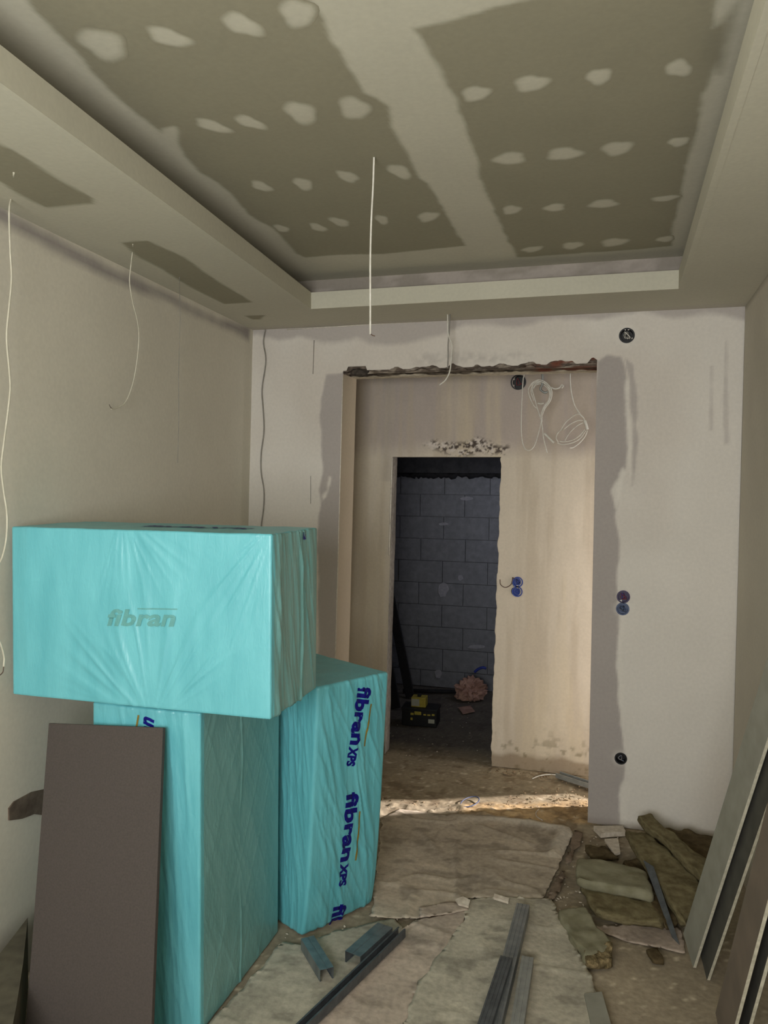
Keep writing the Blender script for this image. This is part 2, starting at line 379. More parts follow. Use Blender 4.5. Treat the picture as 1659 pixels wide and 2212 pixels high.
def lf_col(U, V):
    cc = const(U, srgb(150, 138, 124)); cc = mix(cc, srgb(96, 84, 74), np.clip((fbm(U*20, V*60, 4)-.42)*7, 0, 1))
    return mix(cc, srgb(126, 66, 48), np.clip((U+.55)/.1, 0, 1)*np.clip((fbm(U*9+3, V*30)-.45)*6, 0, 1)*.7)
grid(np.linspace(OPL-.01, OPR, 180), np.linspace(OPT-.001, OPT+.10, 16), lambda U, V: np.stack([U, YB+.014+.02*(fbm(U*22, V*22, 4)-.5), V], 1), lf_col, 'lintel_face', PLR, wb)
# broken chunk of concrete at the left end of the lintel
p0 = ony(770, 808, YB)
bm = bmesh.new(); bmesh.ops.create_icosphere(bm, subdivisions=3, radius=1)
for v in bm.verts:
    n = .75+.5*float(fbm(np.array([v.co.x*2.1+4]), np.array([v.co.z*2.3+v.co.y*1.7]), 3)[0])
    v.co = Vector((v.co.x*.062*n, v.co.y*.05*n, v.co.z*.024*n))+p0+Vector((.012, .03, .012))
me = bpy.data.meshes.new('concrete_chunk'); bm.to_mesh(me); bm.free()
me.materials.append(simple('dark_concrete', srgb(84, 76, 68), srgb(52, 46, 42), 50, .95, bump=.9))
link(bpy.data.objects.new('concrete_chunk', me), wb)
# solid core behind the plaster so that no light leaks through
for nm, lo, hi in (('wall_core', (-2.9, YB+.07, 0), (OPL-.07, YB2, 2.9)), ('wall_core', (OPR+.003, YB+.07, 0), (XR+.2, YB2, 2.9)), ('wall_core', (OPL-.08, YB+.06, OPT+.07), (OPR+.01, YB2, 2.9))):
    box(nm, lo, hi, PL, wb, colour=c_wall*.9)
# corner bead on the left edge of the opening
tube('corner_bead', [(OPL-.002, YB-.002, OPT-.02), (OPL-.019*1.3-.002, YB-.002, OPT-1.3), (OPL-.019*OPT-.002, YB-.002, .02)], .003, M_bead, wb, k=2)
# plastered joint bead along ceiling
tube('joint_bead', [ony(620, 712, YB-.004), ony(900, 695, YB-.004), ony(1180, 681, YB-.004), ony(1330, 673, YB-.004)], .0025, M_bead, wb, k=3)
tube('joint_bead', [ony(1380, 671, YB-.004), ony(1500, 664, YB-.004), ony(1606, 658, YB-.004)], .0025, M_bead, wb, k=3)
# score lines in the plaster
M_score = simple('score_line', srgb(132, 124, 114), None, 40, .9, bump=0)
tube('score_line', [ony(678.5, 735, YB-.001), ony(676, 808, YB-.001)], .002, M_score, wb, n=6)
tube('score_line', [ony(671, 1028, YB-.001), ony(671, 1088, YB-.001)], .0015, M_score, wb, n=6)

# ---------------------------------------------------------------- side walls
def lw_pos(U, V):
    return np.stack([xleft(U, V)+(fbm(U*2, V*2, 3)-.5)*.006, U, V], 1)
def lp(poly): return [(onpl(x, y, PW, NW).y, onpl(x, y, PW, NW).z) for x, y in poly]
STL = lp([(-40, 430), (0, 445), (90, 495), (180, 545), (300, 605), (400, 650), (470, 690), (540, 708), (538, 735), (515, 718), (470, 700), (400, 672), (345, 640), (300, 630), (230, 600), (150, 560), (80, 520), (0, 480), (-40, 460)])
def lw_col(U, V):
    C = const(U, c_wallL)
    C = mix(C, srgb(196, 195, 180), np.clip((fbm(U*1.3, V*1.3+4, 3)-.45)*4, 0, 1)*.4)
    C = mix(C, c_grey*.72, mask(U, V, STL, .04, .02, 6)*.95)
    C = mix(C, srgb(120, 110, 92), np.clip((.28-V+.15*(fbm(U*4, V*4)-.5))/.12, 0, 1)*.75)
    return C
wl = grid(np.concatenate([np.arange(-1.25, 1.95, .2), np.arange(1.95, YB+.03, .02)]), np.linspace(0, 2.86, 144), lw_pos, lw_col, 'wall_left', PL, flip=True)
struct(wl)
box('wall_core', (-2.95, -1.3, 0), (-2.25, YB+.1, 2.9), PL, wl, colour=c_wall*.9)
# torn flap of wall covering by the floor, left of the brown board
pf = [onpl(x, y, PW, NW) for x, y in ((42, 1776), (41, 1750), (52, 1735), (90, 1714), (118, 1708), (120, 1765), (95, 1762), (70, 1772))]
def prism_n(name, pts, off, mat, parent=None):
    n = len(pts); off = Vector(off); V = [p for p in pts]+[p+off for p in pts]
    fc = [tuple(range(n)), tuple(range(2*n-1, n-1, -1))]+[(i, i+n, (i+1) % n+n, (i+1) % n) for i in range(n)]
    o = mesh_obj(name, V, fc, mat, parent)
    bm = bmesh.new(); bm.from_mesh(o.data); bmesh.ops.recalc_face_normals(bm, faces=bm.faces); bm.to_mesh(o.data); bm.free()
    return o
prism_n('bare_patch', [Vector((xleft(p.y, p.z)+.005, p.y, p.z)) for p in pf], (-.02, 0, 0), simple('bare_plaster', srgb(120, 106, 92), srgb(84, 72, 62), 18, .95, bump=.6), wl)

def rw_col(U, V):
    C = const(U, srgb(196, 190, 175))
    C = mix(C, srgb(182, 176, 161), np.clip((fbm(U*1.3+8, V*1.3+4, 3)-.42)*4, 0, 1)*.5)
    C = mix(C, srgb(140, 132, 118), np.clip((V-2.80)/.02, 0, 1)*.6)
    return C
wr = grid(np.concatenate([np.arange(-1.25, 2.5, .2), np.arange(2.5, YB+.02, .03)]), np.linspace(0, 2.86, 96), lambda U, V: np.stack([XR+(V-2)*-.0+.004*(fbm(U*2, V*2)-.5), U, V], 1), rw_col, 'wall_right', PL)
struct(wr)
box('wall_core', (XR+.05, -1.3, 0), (XR+.2, YB2, 2.9), PL, wr, colour=c_wall*.9)
# wall behind the camera with its window
wf = box('wall_front', (-2.4, -1.45, 0), (.8, -1.2, .82), PL, colour=c_wall*.9); struct(wf)
box('wall_panel', (-2.4, -1.45, 2.38), (.8, -1.2, 3.0), PL, wf, colour=c_wall*.9)
box('wall_panel', (-2.4, -1.45, .82), (-1.7, -1.2, 2.38), PL, wf, colour=c_wall*.9)
box('wall_panel', (.26, -1.45, .82), (.8, -1.2, 2.38), PL, wf, colour=c_wall*.9)
wn = box('window_1', (-1.7, -1.36, .82), (.26, -1.30, .88), M_bead); struct(wn)
for lo, hi in (((-1.7, -1.36, 2.32), (.26, -1.30, 2.38)), ((-1.7, -1.36, .88), (-1.64, -1.30, 2.32)), ((.2, -1.36, .88), (.26, -1.30, 2.32)), ((-.75, -1.36, .88), (-.69, -1.30, 2.32))):
    box('window_frame', lo, hi, M_bead, wn)

# ---------------------------------------------------------------- ceiling: soffit, lip, cove, raised tray
ip = lambda Y: -1.424-(Y-1.581)*.0800       # inner edge of the left soffit (skewed as the wall is)
IR, IB, IF, G = .252, 4.066, -.55, .13       # right, back, front inner edges; depth of the cove
def SP(poly): return [(onz(x, y, ZS).x, onz(x, y, ZS).y) for x, y in poly]
SPATCH = [SP([(-90, 285), (-10, 306), (30, 325), (120, 383), (200, 428), (203, 440), (100, 449), (40, 420), (0, 392), (-90, 345)]),
          SP([(262, 524), (290, 521), (320, 520), (400, 556), (440, 588), (545, 653), (485, 657), (420, 625), (350, 582), (300, 556)]),
          SP([(528, 682), (572, 681), (562, 690), (545, 690)])]
def sof_col(U, V):
    C = const(U, c_prim*1.0)
    for P in SPATCH: C = mix(C, c_board, mask(U, V, P, .012, .006, 9))
    C = mix(C, c_grey*1.1, np.clip((V-4.44+.03*(fbm(U*6, V*6)-.5))/.05, 0, 1)*.35)
    return C
def sof(xa, xb, ya, yb, nu_, nv_, parent=None, name='soffit'):
    X = lambda U, V: (xa(V) if callable(xa) else xa)*(1-U)+(xb(V) if callable(xb) else xb)*U
    return grid(np.linspace(0, 1, nu_), np.linspace(ya, yb, nv_), lambda U, V: np.stack([X(U, V), V, ZS+0*U], 1), lambda U, V: sof_col(X(U, V), V), name, PL, parent)
ce = sof(-2.35, ip, -1.3, YB+.05, 70, 420, None, 'ceiling')
sof(IR, XR+.05, -1.3, YB+.05, 14, 150, ce); sof(ip, IR, IB, YB+.05, 110, 30, ce); sof(ip, IR, -1.3, IF, 6, 6, ce)
struct(ce)
# exact lip: vertical faces with a thin underside return, mitred at the corners
def lip(a, b, nrm, name='cove_lip'):
    a = Vector(a); b = Vector(b); n = Vector(nrm).normalized(); t = .022
    pts = [a-n*.0, b-n*.0, b-n*t, a-n*t]
    V = [Vector((p.x, p.y, ZS-.001)) for p in pts]+[Vector((p.x, p.y, ZL)) for p in pts]
    _, f = box_vf((0, 0, 0), (1, 1, 1))
    o = mesh_obj(name, V, f, PL, ce, colors=np.tile(c_prim*1.02, (8, 1)))
    bm = bmesh.new(); bm.from_mesh(o.data); bmesh.ops.recalc_face_normals(bm, faces=bm.faces); bm.to_mesh(o.data); bm.free()
cA = (ip(IF), IF, 0); cB = (ip(IB), IB, 0); cC = (IR, IB, 0); cD = (IR, IF, 0)
lip(cA, cB, (1, .08, 0)); lip(cB, cC, (0, -1, 0)); lip(cC, cD, (-1, 0, 0)); lip(cD, cA, (0, 1, 0))
# cove shelf and cove wall
oA = (ip(IF)-G, IF-G); oB = (ip(IB)-G, IB+G); oC = (IR+G, IB+G); oD = (IR+G, IF-G)
V = [Vector((x, y, ZS+.02)) for x, y in (cA[:2], cB[:2], cC[:2], cD[:2], oA, oB, oC, oD)]
mesh_obj('cove_shelf', V, [(0, 1, 5, 4), (1, 2, 6, 5), (2, 3, 7, 6), (3, 0, 4, 7)], PL, ce, colors=np.tile(c_prim*.9, (8, 1)))
def cove_wall(a, b):
    a = np.array(a); b = np.array(b); L_ = np.linalg.norm(b-a)
    def pos(U, V): return np.stack([a[0]+(b[0]-a[0])*U, a[1]+(b[1]-a[1])*U, V], 1)
    def cc(U, V):
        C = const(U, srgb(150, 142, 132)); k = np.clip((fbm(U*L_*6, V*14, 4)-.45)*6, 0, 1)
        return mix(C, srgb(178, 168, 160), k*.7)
    return grid(np.linspace(0, 1, int(L_/.02)+2), np.linspace(ZS, ZU+.01, 12), pos, cc, 'cove_wall', PL, ce)
cove_wall(oA, oB); cove_wall(oB, oC); cove_wall(oC, oD); cove_wall(oD, oA)
# raised ceiling panel
def UP(poly): return [(onz(x, y, ZU).x, onz(x, y, ZU).y) for x, y in poly]
BA = UP([(20, -60), (60, 0), (90, 38), (112, 62), (180, 132), (240, 200), (300, 250), (335, 276), (350, 288), (352, 278), (378, 274), (385, 285), (382, 298), (400, 335), (432, 373), (470, 393), (500, 418), (540, 465), (590, 495), (640, 548), (660, 556), (730, 551), (830, 548), (1006, 531), (985, 500), (960, 452), (925, 396), (905, 385), (880, 330), (846, 275), (838, 230), (812, 210), (785, 200), (742, 130), (715, 85), (700, 45), (670, 0), (620, -60)])
BB = UP([(892, 62), (990, 42), (1060, 20), (1140, 0), (1230, -30), (1560, -30), (1548, 0), (1543, 60), (1538, 60), (1566, 50), (1560, 100), (1520, 200), (1500, 300), (1480, 360), (1470, 430), (1455, 480), (1452, 531), (1380, 538), (1270, 546), (1118, 556), (1092, 510), (1062, 440), (1036, 388), (1030, 340), (1010, 290), (985, 220), (945, 135)])
def up_col(U, V):
    C = const(U, c_prim)
    C = mix(C, c_board, mask(U, V, BA, .016, .010, 12)); C = mix(C, c_board, mask(U, V, BB, .016, .010, 12))
    t = UP([(1538, 60), (1600, 0), (1590, 60), (1555, 160), (1520, 120), (1536, 60)]); C = mix(C, c_board*.9, mask(U, V, t, .03, .01)*.7)
    return C
up = grid(np.linspace(-1.9, .42, 260), np.concatenate([np.arange(-.75, 1.3, .15), np.linspace(1.3, 4.22, 300)]), lambda U, V: np.stack([U, V, ZU+0*U], 1), up_col, 'tray_panel', PL, ce)
# filler dabs over the screws of the raised boards
dabs = [(222, 95, 54, 30), (365, 80, 46, 19), (523, 53, 43, 22), (643, 28, 38, 31), (460, 272, 37, 12), (540, 264, 33, 12), (650, 243, 36, 22), (765, 233, 32, 25),
        (565, 402, 22, 10), (655, 397, 22, 12), (751, 381, 24, 11), (863, 370, 27, 13), (608, 493, 17, 7), (687, 491, 18, 8), (733, 479, 23, 8), (825, 474, 15, 9), (925, 468, 22, 11),
        (1028, 202, 30, 17), (1148, 180, 36, 18), (1294, 165, 28, 17), (1466, 147, 29, 18), (1101, 342, 36, 13), (1219, 332, 37, 14), (1333, 320, 33, 15), (1466, 306, 23, 10),
        (1105, 453, 19, 10), (1198, 448, 24, 8), (1303, 440, 32, 9), (1437, 428, 30, 6), (1150, 538, 23, 6), (1237, 530, 22, 8), (1327, 523, 28, 9), (1437, 516, 20, 6)]
for i, (x, y, rx, ry) in enumerate(dabs):
    n = 26; slope = .25 if x < 900 else -.12
    V = []; C = []; fc = []
    ph = random.random()*9
    for rr, zz, w in ((0, -.0010, 1), (.62, -.0009, 1), (.84, -.0007, .75), (1.0, -.0003, .3), (1.16, -.0001, .0)):
        for k in range(n if rr else 1):
            a = 2*math.pi*k/n; q = rr*(1+.10*math.sin(2*a+ph)*math.cos(ph)+.10*math.sin(3*a+2*ph)+.05*math.sin(5*a+ph*3))
            X, Y = x+rx*q*math.cos(a), y+ry*q*math.sin(a)+slope*rx*q*math.cos(a)*(1 if rx > 1.5*ry else .4)
            p = onz(X, Y, ZU); V.append(Vector((p.x, p.y, ZU-.0003+zz))); C.append(c_board*(1-w)+c_prim*w*1.0)
    fc = [(0, 1+(k+1) % n, 1+k) for k in range(n)]
    for r_ in range(3):
        b0 = 1+r_*n
        fc += [(b0+k, b0+(k+1) % n, b0+n+(k+1) % n, b0+n+k) for k in range(n)]
    mesh_obj('filler_dab', V, fc, PL, up, True, colors=np.array(C))
# roof slab above everything, closes the shell
struct(box('ceiling_slab', (-3.2, -1.5, 3.06), (2.9, 7.6, 3.2), PL, colour=c_wall*.8))

# ---------------------------------------------------------------- hallway and its wall with a doorway
DL, DR, DT = -1.497, -.752, 2.075
hd = {}
for k, (x, y, r) in {'a': (1118.5, 1257, .030), 'b': (1117.5, 1277.5, .030), 'c': (1120, 826, .045)}.items():
    p = ony(x, y, YH); hd[k] = (p.x, p.z, r)
def hwarp(U, V): return U-np.clip(1-np.minimum(np.abs(U-DL), np.abs(U-DR))/.4, 0, 1)*.017*(DT-V)
def hpos(U, V):
    e = np.clip(1-np.abs(U-DR)/.02, 0, 1)*(V < DT)*.010*(fbm(V*14, V*0+2, 4)-.5)*2
    return np.stack([hwarp(U, V)+e, YH+(fbm(U*3, V*3, 3)-.5)*.010+(fbm(U*18, V*9, 3)-.5)*.003, V], 1)
RP = pw([(915, 960), (935, 952), (980, 955), (1030, 950), (1075, 960), (1100, 965), (1090, 982), (1040, 984), (1000, 985), (960, 975)], YH)
def hcol(U, V):
    C = const(U, srgb(212, 201, 184))
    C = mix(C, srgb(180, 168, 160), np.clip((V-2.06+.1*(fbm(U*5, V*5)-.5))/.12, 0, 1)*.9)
    C = mix(C, srgb(190, 176, 156), np.clip((fbm(U*16, V*1.2+4, 4)-.5)*7, 0, 1)*.45)
    C = mix(C, srgb(214, 200, 172), np.clip((fbm(U*9+7, V*.8+4, 4)-.52)*7, 0, 1)*.4)
    C = mix(C, srgb(84, 74, 68), mask(U, V, RP, .03, .03, 10)*np.clip((fbm(U*70, V*70, 4)-.46)*14, 0, 1))
    C = mix(C, srgb(214, 204, 194), mask(U, V, RP, .03, .03, 10)*np.clip((fbm(U*42+9, V*42, 3)-.56)*12, 0, 1))
    C = mix(C, srgb(140, 120, 96), np.clip((.10-V+.12*(fbm(U*6, V*6)-.5))/.03, 0, 1)*.7)
    C = mix(C, srgb(120, 108, 80), np.clip((.32-V)/.2, 0, 1)*np.clip((fbm(U*22, V*22, 3)-.62)*12, 0, 1)*.6)
    C = mix(C, srgb(160, 152, 146), np.clip(1-np.abs(U-DL+.04)/.06, 0, 1)*.35*(V > 1.9))
    return C
HR = .40
wh = grid(np.concatenate([np.arange(-2.9, -1.7, .04), np.linspace(-1.7, DL, 22)[1:], np.linspace(DL, DR, 130)[1:], np.linspace(DR, HR, 110)[1:]]), np.concatenate([np.linspace(0, DT, 190), np.linspace(DT, 2.3, 40)[1:], np.linspace(2.3, 3.06, 50)[1:]]),
          hpos, hcol, 'wall_hallway', PL, keep=lambda u, v: ~((u > DL) & (u < DR) & (v < DT)), snap=list(hd.values()))
struct(wh)
for lo, hi in (((-2.9, YH+.06, 0), (DL-.05, YH+.12, 3.06)), ((DR+.004, YH+.06, 0), (HR, YH+.12, 3.06)), ((DL-.06, YH+.06, DT+.01), (DR+.01, YH+.12, 3.06))):
    box('wall_core', lo, hi, PL, wh, colour=srgb(190, 175, 150))
grid(np.linspace(YH, YH+.12, 8), np.linspace(0, DT, 90), lambda U, V: np.stack([DL-.017*(DT-V)+.006*(fbm(U*20, V*12)-.5), U, V], 1), lambda U, V: const(U, srgb(160, 152, 142)), 'reveal', PLR, wh, flip=True)
grid(np.linspace(YH, YH+.12, 8), np.linspace(0, DT, 90), lambda U, V: np.stack([DR-.017*(DT-V)+.010*(fbm(V*14, V*0+2, 4)-.5)*2+.004, U, V], 1), lambda U, V: const(U, srgb(150, 140, 126)), 'reveal', PLR, wh)
grid(np.linspace(DL-.01, DR+.01, 40), np.linspace(YH-.001, YH+.12, 8), lambda U, V: np.stack([U, V, DT+0*U], 1), lambda U, V: const(U, srgb(190, 182, 170)), 'lintel', PL, wh)
# metal corner bead, in lengths, on the left edge of the doorway
for (y0, y1) in ((990, 1052), (1054, 1128), (1130, 1200)):
    tube('corner_bead', [ony(847-(y0-990)*.033, y0, YH-.008), ony(847-(y1-990)*.033, y1, YH-.008)], .005, M_bead, wh, n=6)
struct(box('wall_hallway_left', (-3.0, YB2-.02, 0), (-2.85, YH+.1, 3.06), PL, colour=c_wall*.8))
# far right end of the hallway: unseen wall stub added to shape the sun band
we = box('wall_sun_stub', (1.9, 4.3, 0), (2.0, 6.4, 3.06), PL, colour=c_wall*.9)
bpy.data.objects.remove(we)
we = box('wall_sun_stub', (XR+.19, YB2-.15, 0), (XR+.29, YB2+.02, 3.06), PL, colour=c_wall*.9); struct(we)

# ---------------------------------------------------------------- block room behind the doorway
YC = 7.2
wc = box('wall_block_room', (-2.9, YC+.02, 0), (.1, YC+.14, 2.02), M_mortar); struct(wc)
bh = .205; z0 = -.05; row = 0
while z0 < 1.96:
    x = -2.6+(.21 if row % 2 else 0)+random.uniform(-.02, .02)
    while x < -.55:
        w = .42
        zt = min(z0+bh-.006, 1.97); zb = max(z0, 0)
        dy = random.uniform(-.003, .004)
        box('concrete_block', (x, YC+dy, zb), (x+w-.006, YC+.10, zt), M_block, wc)
        x += w
    z0 += bh; row += 1
# smears of mortar on the joints and filler on a block
for (x, y, rx, ry) in ((957, 1273, 12, 17), (958, 1132, 12, 3), (1008, 1077, 14, 4), (1030, 1397, 22, 4), (995, 1248, 6, 6), (947, 1455, 8, 10)):
    n = 12; pts = [ony(x+rx*math.cos(6.283*k/n)*random.uniform(.8, 1.15), y+ry*math.sin(6.283*k/n)*random.uniform(.8, 1.15), YC-.002) for k in range(n)]
    prism_n('mortar_smear', pts, (0, -.004, 0), simple('smear', (.34, .33, .36), (.26, .26, .29), 40, .95), wc)
bb = box('beam', (-2.9, YC-.12, 1.99), (.1, YC+.14, 2.9), simple('dark_beam', (.05, .048, .05), (.03, .03, .032), 12, .95, bump=1, dist=.02)); struct(bb)
# black seam of foam under the beam
v, f = tube_vf([(-2.6+.024*i, YC-.03, 1.975+random.uniform(-.012, .012)) for i in range(90)], [random.uniform(.020, .038) for i in range(90)], 8)
mesh_obj('foam_seam', v, f, M_dark, bb, True)
struct(box('wall_block_room_left', (-2.95, YH+.1, 0), (-2.75, YC+.1, 3.06), M_mortar))
struct(box('wall_block_room_right', (-.02, YH+.12, 0), (.1, YC+.1, 3.06), M_mortar))

# ---------------------------------------------------------------- wrapped foam packages
def fold_noise(a, b, dirs):
    s = 0
    for (cx_, cy_, fr, amp, st) in dirs:
        c, s_ = math.cos(cx_), math.sin(cx_)
        u = a*c+b*s_; v = -a*s_+b*c
        r = 1-np.abs(2*fbm(u*fr+cy_, v*st+cy_*2, 3)-1)*2.2
        s = s+amp*np.clip(r, 0, 1)**2
    return s
def package(name, corner, ax, ay, h, side=True, warp=None, seed=0, folds=None, n=120):
    """corner: lower near-left; ax: front edge vector; ay: depth vector"""
    o = empty(name, Vector(corner)+Vector(ax)*.5+Vector(ay)*.5)
    lx, ly = Vector(ax).length, Vector(ay).length; ex = Vector(ax)/lx; ey = Vector(ay)/ly
    bm = bmesh.new(); bmesh.ops.create_cube(bm, size=1.0)
    me = bpy.data.meshes.new('wrapped_boards')
    bm.free()
    V = []; Fc = []; idx = {}
    def face(fn, na, nb):
        base = len(V)
        for i in range(na+1):
            for j in range(nb+1): V.append(fn(i/na, j/nb))
        for i in range(na):
            for j in range(nb): a = base+i*(nb+1)+j; Fc.append((a, a+nb+1, a+nb+2, a+1))
    nx, ny, nz = int(n*lx/.6), int(n*ly/.6), int(n*h/.6)
    face(lambda a, b: (a*lx, 0, b*h), nx, nz)          # front
    face(lambda a, b: (lx, a*ly, b*h), ny, nz)         # right
    face(lambda a, b: ((1-a)*lx, ly, b*h), nx//2, nz//2)
    face(lambda a, b: (0, (1-a)*ly, b*h), ny//2, nz//2)
    face(lambda a, b: (a*lx, b*ly, h), nx, ny)
    face(lambda a, b: (a*lx, (1-b)*ly, 0), nx//2, ny//2)
    P = np.array(V); hs = np.array([lx, ly, h])/2; Q = P-hs; r = .014 if not side else .006
    inner = np.clip(Q, -(hs-r), hs-r); d = Q-inner; L_ = np.linalg.norm(d, axis=1)+1e-9; nrm = d/L_[:, None]
    P2 = inner+nrm*r
    x, y, z = P2[:, 0]+hs[0], P2[:, 1]+hs[1], P2[:, 2]+hs[2]
    fF = np.clip(-nrm[:, 1], 0, 1); fR = np.clip(nrm[:, 0], 0, 1); fT = np.clip(nrm[:, 2], 0, 1)
    edge = lambda s, e: np.clip(np.minimum(s, e-s)/.05, 0, 1)
    disp = fF*folds['front'](x, z)*edge(x, lx)+fR*folds['right'](y, z)*edge(y, ly)+fT*(.004*fbm(x*14+seed, y*14, 3))
    P2 = P2+nrm*disp[:, None]+hs
    if warp: P2 = warp(P2, lx, ly, h)
    Wd = np.array(corner)[None]+P2[:, :1]*np.array(ex)[None]+P2[:, 1:2]*np.array(ey)[None]+P2[:, 2:]*np.array([0, 0, 1.0])[None]
    b = mesh_obj('wrapped_boards', Wd, Fc, M_foam, o, True)
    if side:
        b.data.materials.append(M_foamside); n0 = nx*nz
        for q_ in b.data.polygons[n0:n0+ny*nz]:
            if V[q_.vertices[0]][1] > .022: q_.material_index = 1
    bm = bmesh.new(); bm.from_mesh(b.data); bmesh.ops.remove_doubles(bm, verts=bm.verts, dist=.0004); bmesh.ops.recalc_face_normals(bm, faces=bm.faces); 
    for f_ in bm.faces: f_.smooth = True
    bm.to_mesh(b.data)
    bm.free(); tree = BVHTree.FromPolygons([Vector(w) for w in Wd.tolist()], Fc)
    return o, b, tree
def surf_hit(tree, p, nrm):
    """slide p along nrm onto the surface"""
    q = Vector(p)
    for _ in range(4):
        h, n_, i_, d_ = tree.find_nearest(q)
        if h is None: return None
        q = Vector(p)+nrm*((h-Vector(p)).dot(nrm))
    return q
def lettering(name, text, P0, u, v, height, mat, tree, nrm, parent, length=None, shear=.25, bold=.035, lift=.002, wob=0):
    """text laid along u from P0, letter tops towards v, projected on the surface"""
    cu = bpy.data.curves.new('t', 'FONT'); cu.body = text; cu.size = 1; cu.shear = shear; cu.offset = bold; cu.space_character = 1.03; cu.resolution_u = 3
    to = bpy.data.objects.new('t', cu); col.objects.link(to)
    dg = bpy.context.evaluated_depsgraph_get(); me = bpy.data.meshes.new_from_object(to.evaluated_get(dg)); bpy.data.objects.remove(to); bpy.data.curves.remove(cu)
    bm = bmesh.new(); bm.from_mesh(me)
    bmesh.ops.triangulate(bm, faces=bm.faces)
    for _ in range(4):
        es = [e for e in bm.edges if e.calc_length() > .12]
        if not es: break
        bmesh.ops.subdivide_edges(bm, edges=es, cuts=1); bmesh.ops.triangulate(bm, faces=bm.faces)
    xs = [w.co.x for w in bm.verts]; ys = [w.co.y for w in bm.verts]; x0, x1 = min(xs), max(xs)
    y1 = max(ys); y0 = 0 
    sx = (length/(x1-x0)) if length else height/(y1-y0); sy = height/(y1-y0)
    u = Vector(u).normalized(); v = Vector(v).normalized(); nrm = Vector(nrm).normalized()
    for w in bm.verts:
        a = (w.co.x-x0)*sx; b_ = w.co.y*sy+wob*math.sin(a*60)
        p = Vector(P0)+u*a+v*b_
        hit = surf_hit(tree, p, nrm); w.co = hit+nrm*lift
    bm.to_mesh(me); bm.free(); me.materials.clear(); me.materials.append(mat); me.name = name
    if me.polygons and me.polygons[0].normal.dot(nrm) < 0: me.flip_normals()
    return link(bpy.data.objects.new(name, me), parent)
def stripe(name, P0, P1, v, w, mat, tree, nrm, parent, lift=.002, n=24):
    P0 = Vector(P0); P1 = Vector(P1); v = Vector(v).normalized(); nrm = Vector(nrm).normalized(); V = []; fc = []
    for i in range(n+1):
        for s in (0, 1):
            p = P0.lerp(P1, i/n)+v*w*s; V.append(surf_hit(tree, p, nrm)+nrm*lift)
    for i in range(n): fc.append((2*i, 2*i+1, 2*i+3, 2*i+2))
    o = mesh_obj(name, V, fc, mat, parent)
    if o.data.polygons[0].normal.dot(nrm) < 0: o.data.flip_normals()
    return o

# lower left package L
ff = lambda x, z: fold_noise(x, z, [(0.05, 1, 26, .004, 2), (.2, 5, 44, .002, 3)])+.010*np.clip(fbm(x*16, z*2.2, 3)-.4, 0, 1)+.006*np.clip((z-1.0)/.1, 0, 1)*fbm(x*30, z*20)
def fr(y, z): return fold_noise(y, z, [(.5, 2, 14, .0016, 1.5), (-.5, 7, 16, .0014, 1.5)])+.005*np.exp(-((y-.30-.01*np.sin(z*9))/.004)**2)*np.clip(np.sin(z*7+1.2)*.6+.6, 0, 1)
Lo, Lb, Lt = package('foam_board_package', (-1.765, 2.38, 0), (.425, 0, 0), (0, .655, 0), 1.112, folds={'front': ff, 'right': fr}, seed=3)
tag(Lo, 'film-wrapped turquoise foam board package standing upright behind the dark brown board', 'insulation package', 'film wrapped foam board packages')
# lower right package R, turned and sagging to the right
def ffR(x, z): return fold_noise(x, z, [(.12, 3, 24, .004, 2.5), (.3, 8, 38, .002, 3)])
def frR(y, z): return fold_noise(y, z, [(.26, 2, 17, .007, 1.0), (.5, 6, 24, .004, 1.4), (.05, 9, 36, .002, 2)])+.006*np.clip((z-.9)/.1, 0, 1)*fbm(y*30, z*12)
def warpR(P, lx, ly, h):
    P = P.copy(); z = P[:, 2]/h
    P[:, 0] += .075*z**.8-.02*np.exp(-z*9)*(P[:, 0]/lx)
    P[:, 2] += -.0*P[:, 0]
    return P
dR = Vector((.19, .33, 0)).normalized(); dF = Vector((.866, -.5, 0)).normalized()
dF = Vector((dR.y, -dR.x, 0))
RN = Vector((-1.215, 3.02, 0)); RL = .40
Ro, Rb, Rt = package('foam_board_package', RN-dF*.60, dF*.60, dR*RL, 1.068, side=False, warp=warpR, folds={'front': ffR, 'right': frR}, seed=9)
tag(Ro, 'turquoise foam board package with dark blue lettering running down its side, nearest the opening', 'insulation package', 'film wrapped foam board packages')
# top package T
def ffT(x, z):
    a = .6*np.exp(-(((x-.55)/.22)**2))*np.exp(-((z-.1)/.16)**2)
    def radial(x0, z0, amp, fr_, sd_, r0, r1, lo, hi):
        dx, dz = x-x0, z-z0; R_ = np.hypot(dx, dz); th = np.arctan2(dz, dx)
        k_ = 1-np.abs(2*fbm(th*fr_+sd_, R_*1.6+sd_, 2)-1)*3.0
        w_ = np.clip(R_/r0, 0, 1)*np.clip((r1-R_)/(r1*.5), 0, 1)*np.clip((th-lo)/.25, 0, 1)*np.clip((hi-th)/.25, 0, 1)
        return amp*w_*np.clip(k_, 0, 1)**1.5
    f1 = radial(.56, -.06, .006, 5.5, 3, .2, .56, .55, 2.9)
    f2 = radial(1.02, .66, .0045, 9, 8, .1, .62, -2.6, -1.75)
    f3 = radial(.45, .66, .0035, 6, 5, .1, .35, -2.4, -.3)
    return f1+f2+f3+.002*fbm(x*6, z*6)
def frT(y, z): return fold_noise(y, z, [(.28, 5, 20, .005, 1.0), (.1, 2, 34, .0025, 1.5)])+.007*np.exp(-((y-.25-.02*np.sin(z*6))/.006)**2)+.004*np.exp(-((y-.06)/.02)**2)
T0 = onz(20, 1503, 1.128); T1 = onz(590, 1557, 1.128)
T0 = Vector((-2.058, 2.325, 1.130)); T1 = Vector((-1.062, 2.335, 1.130))
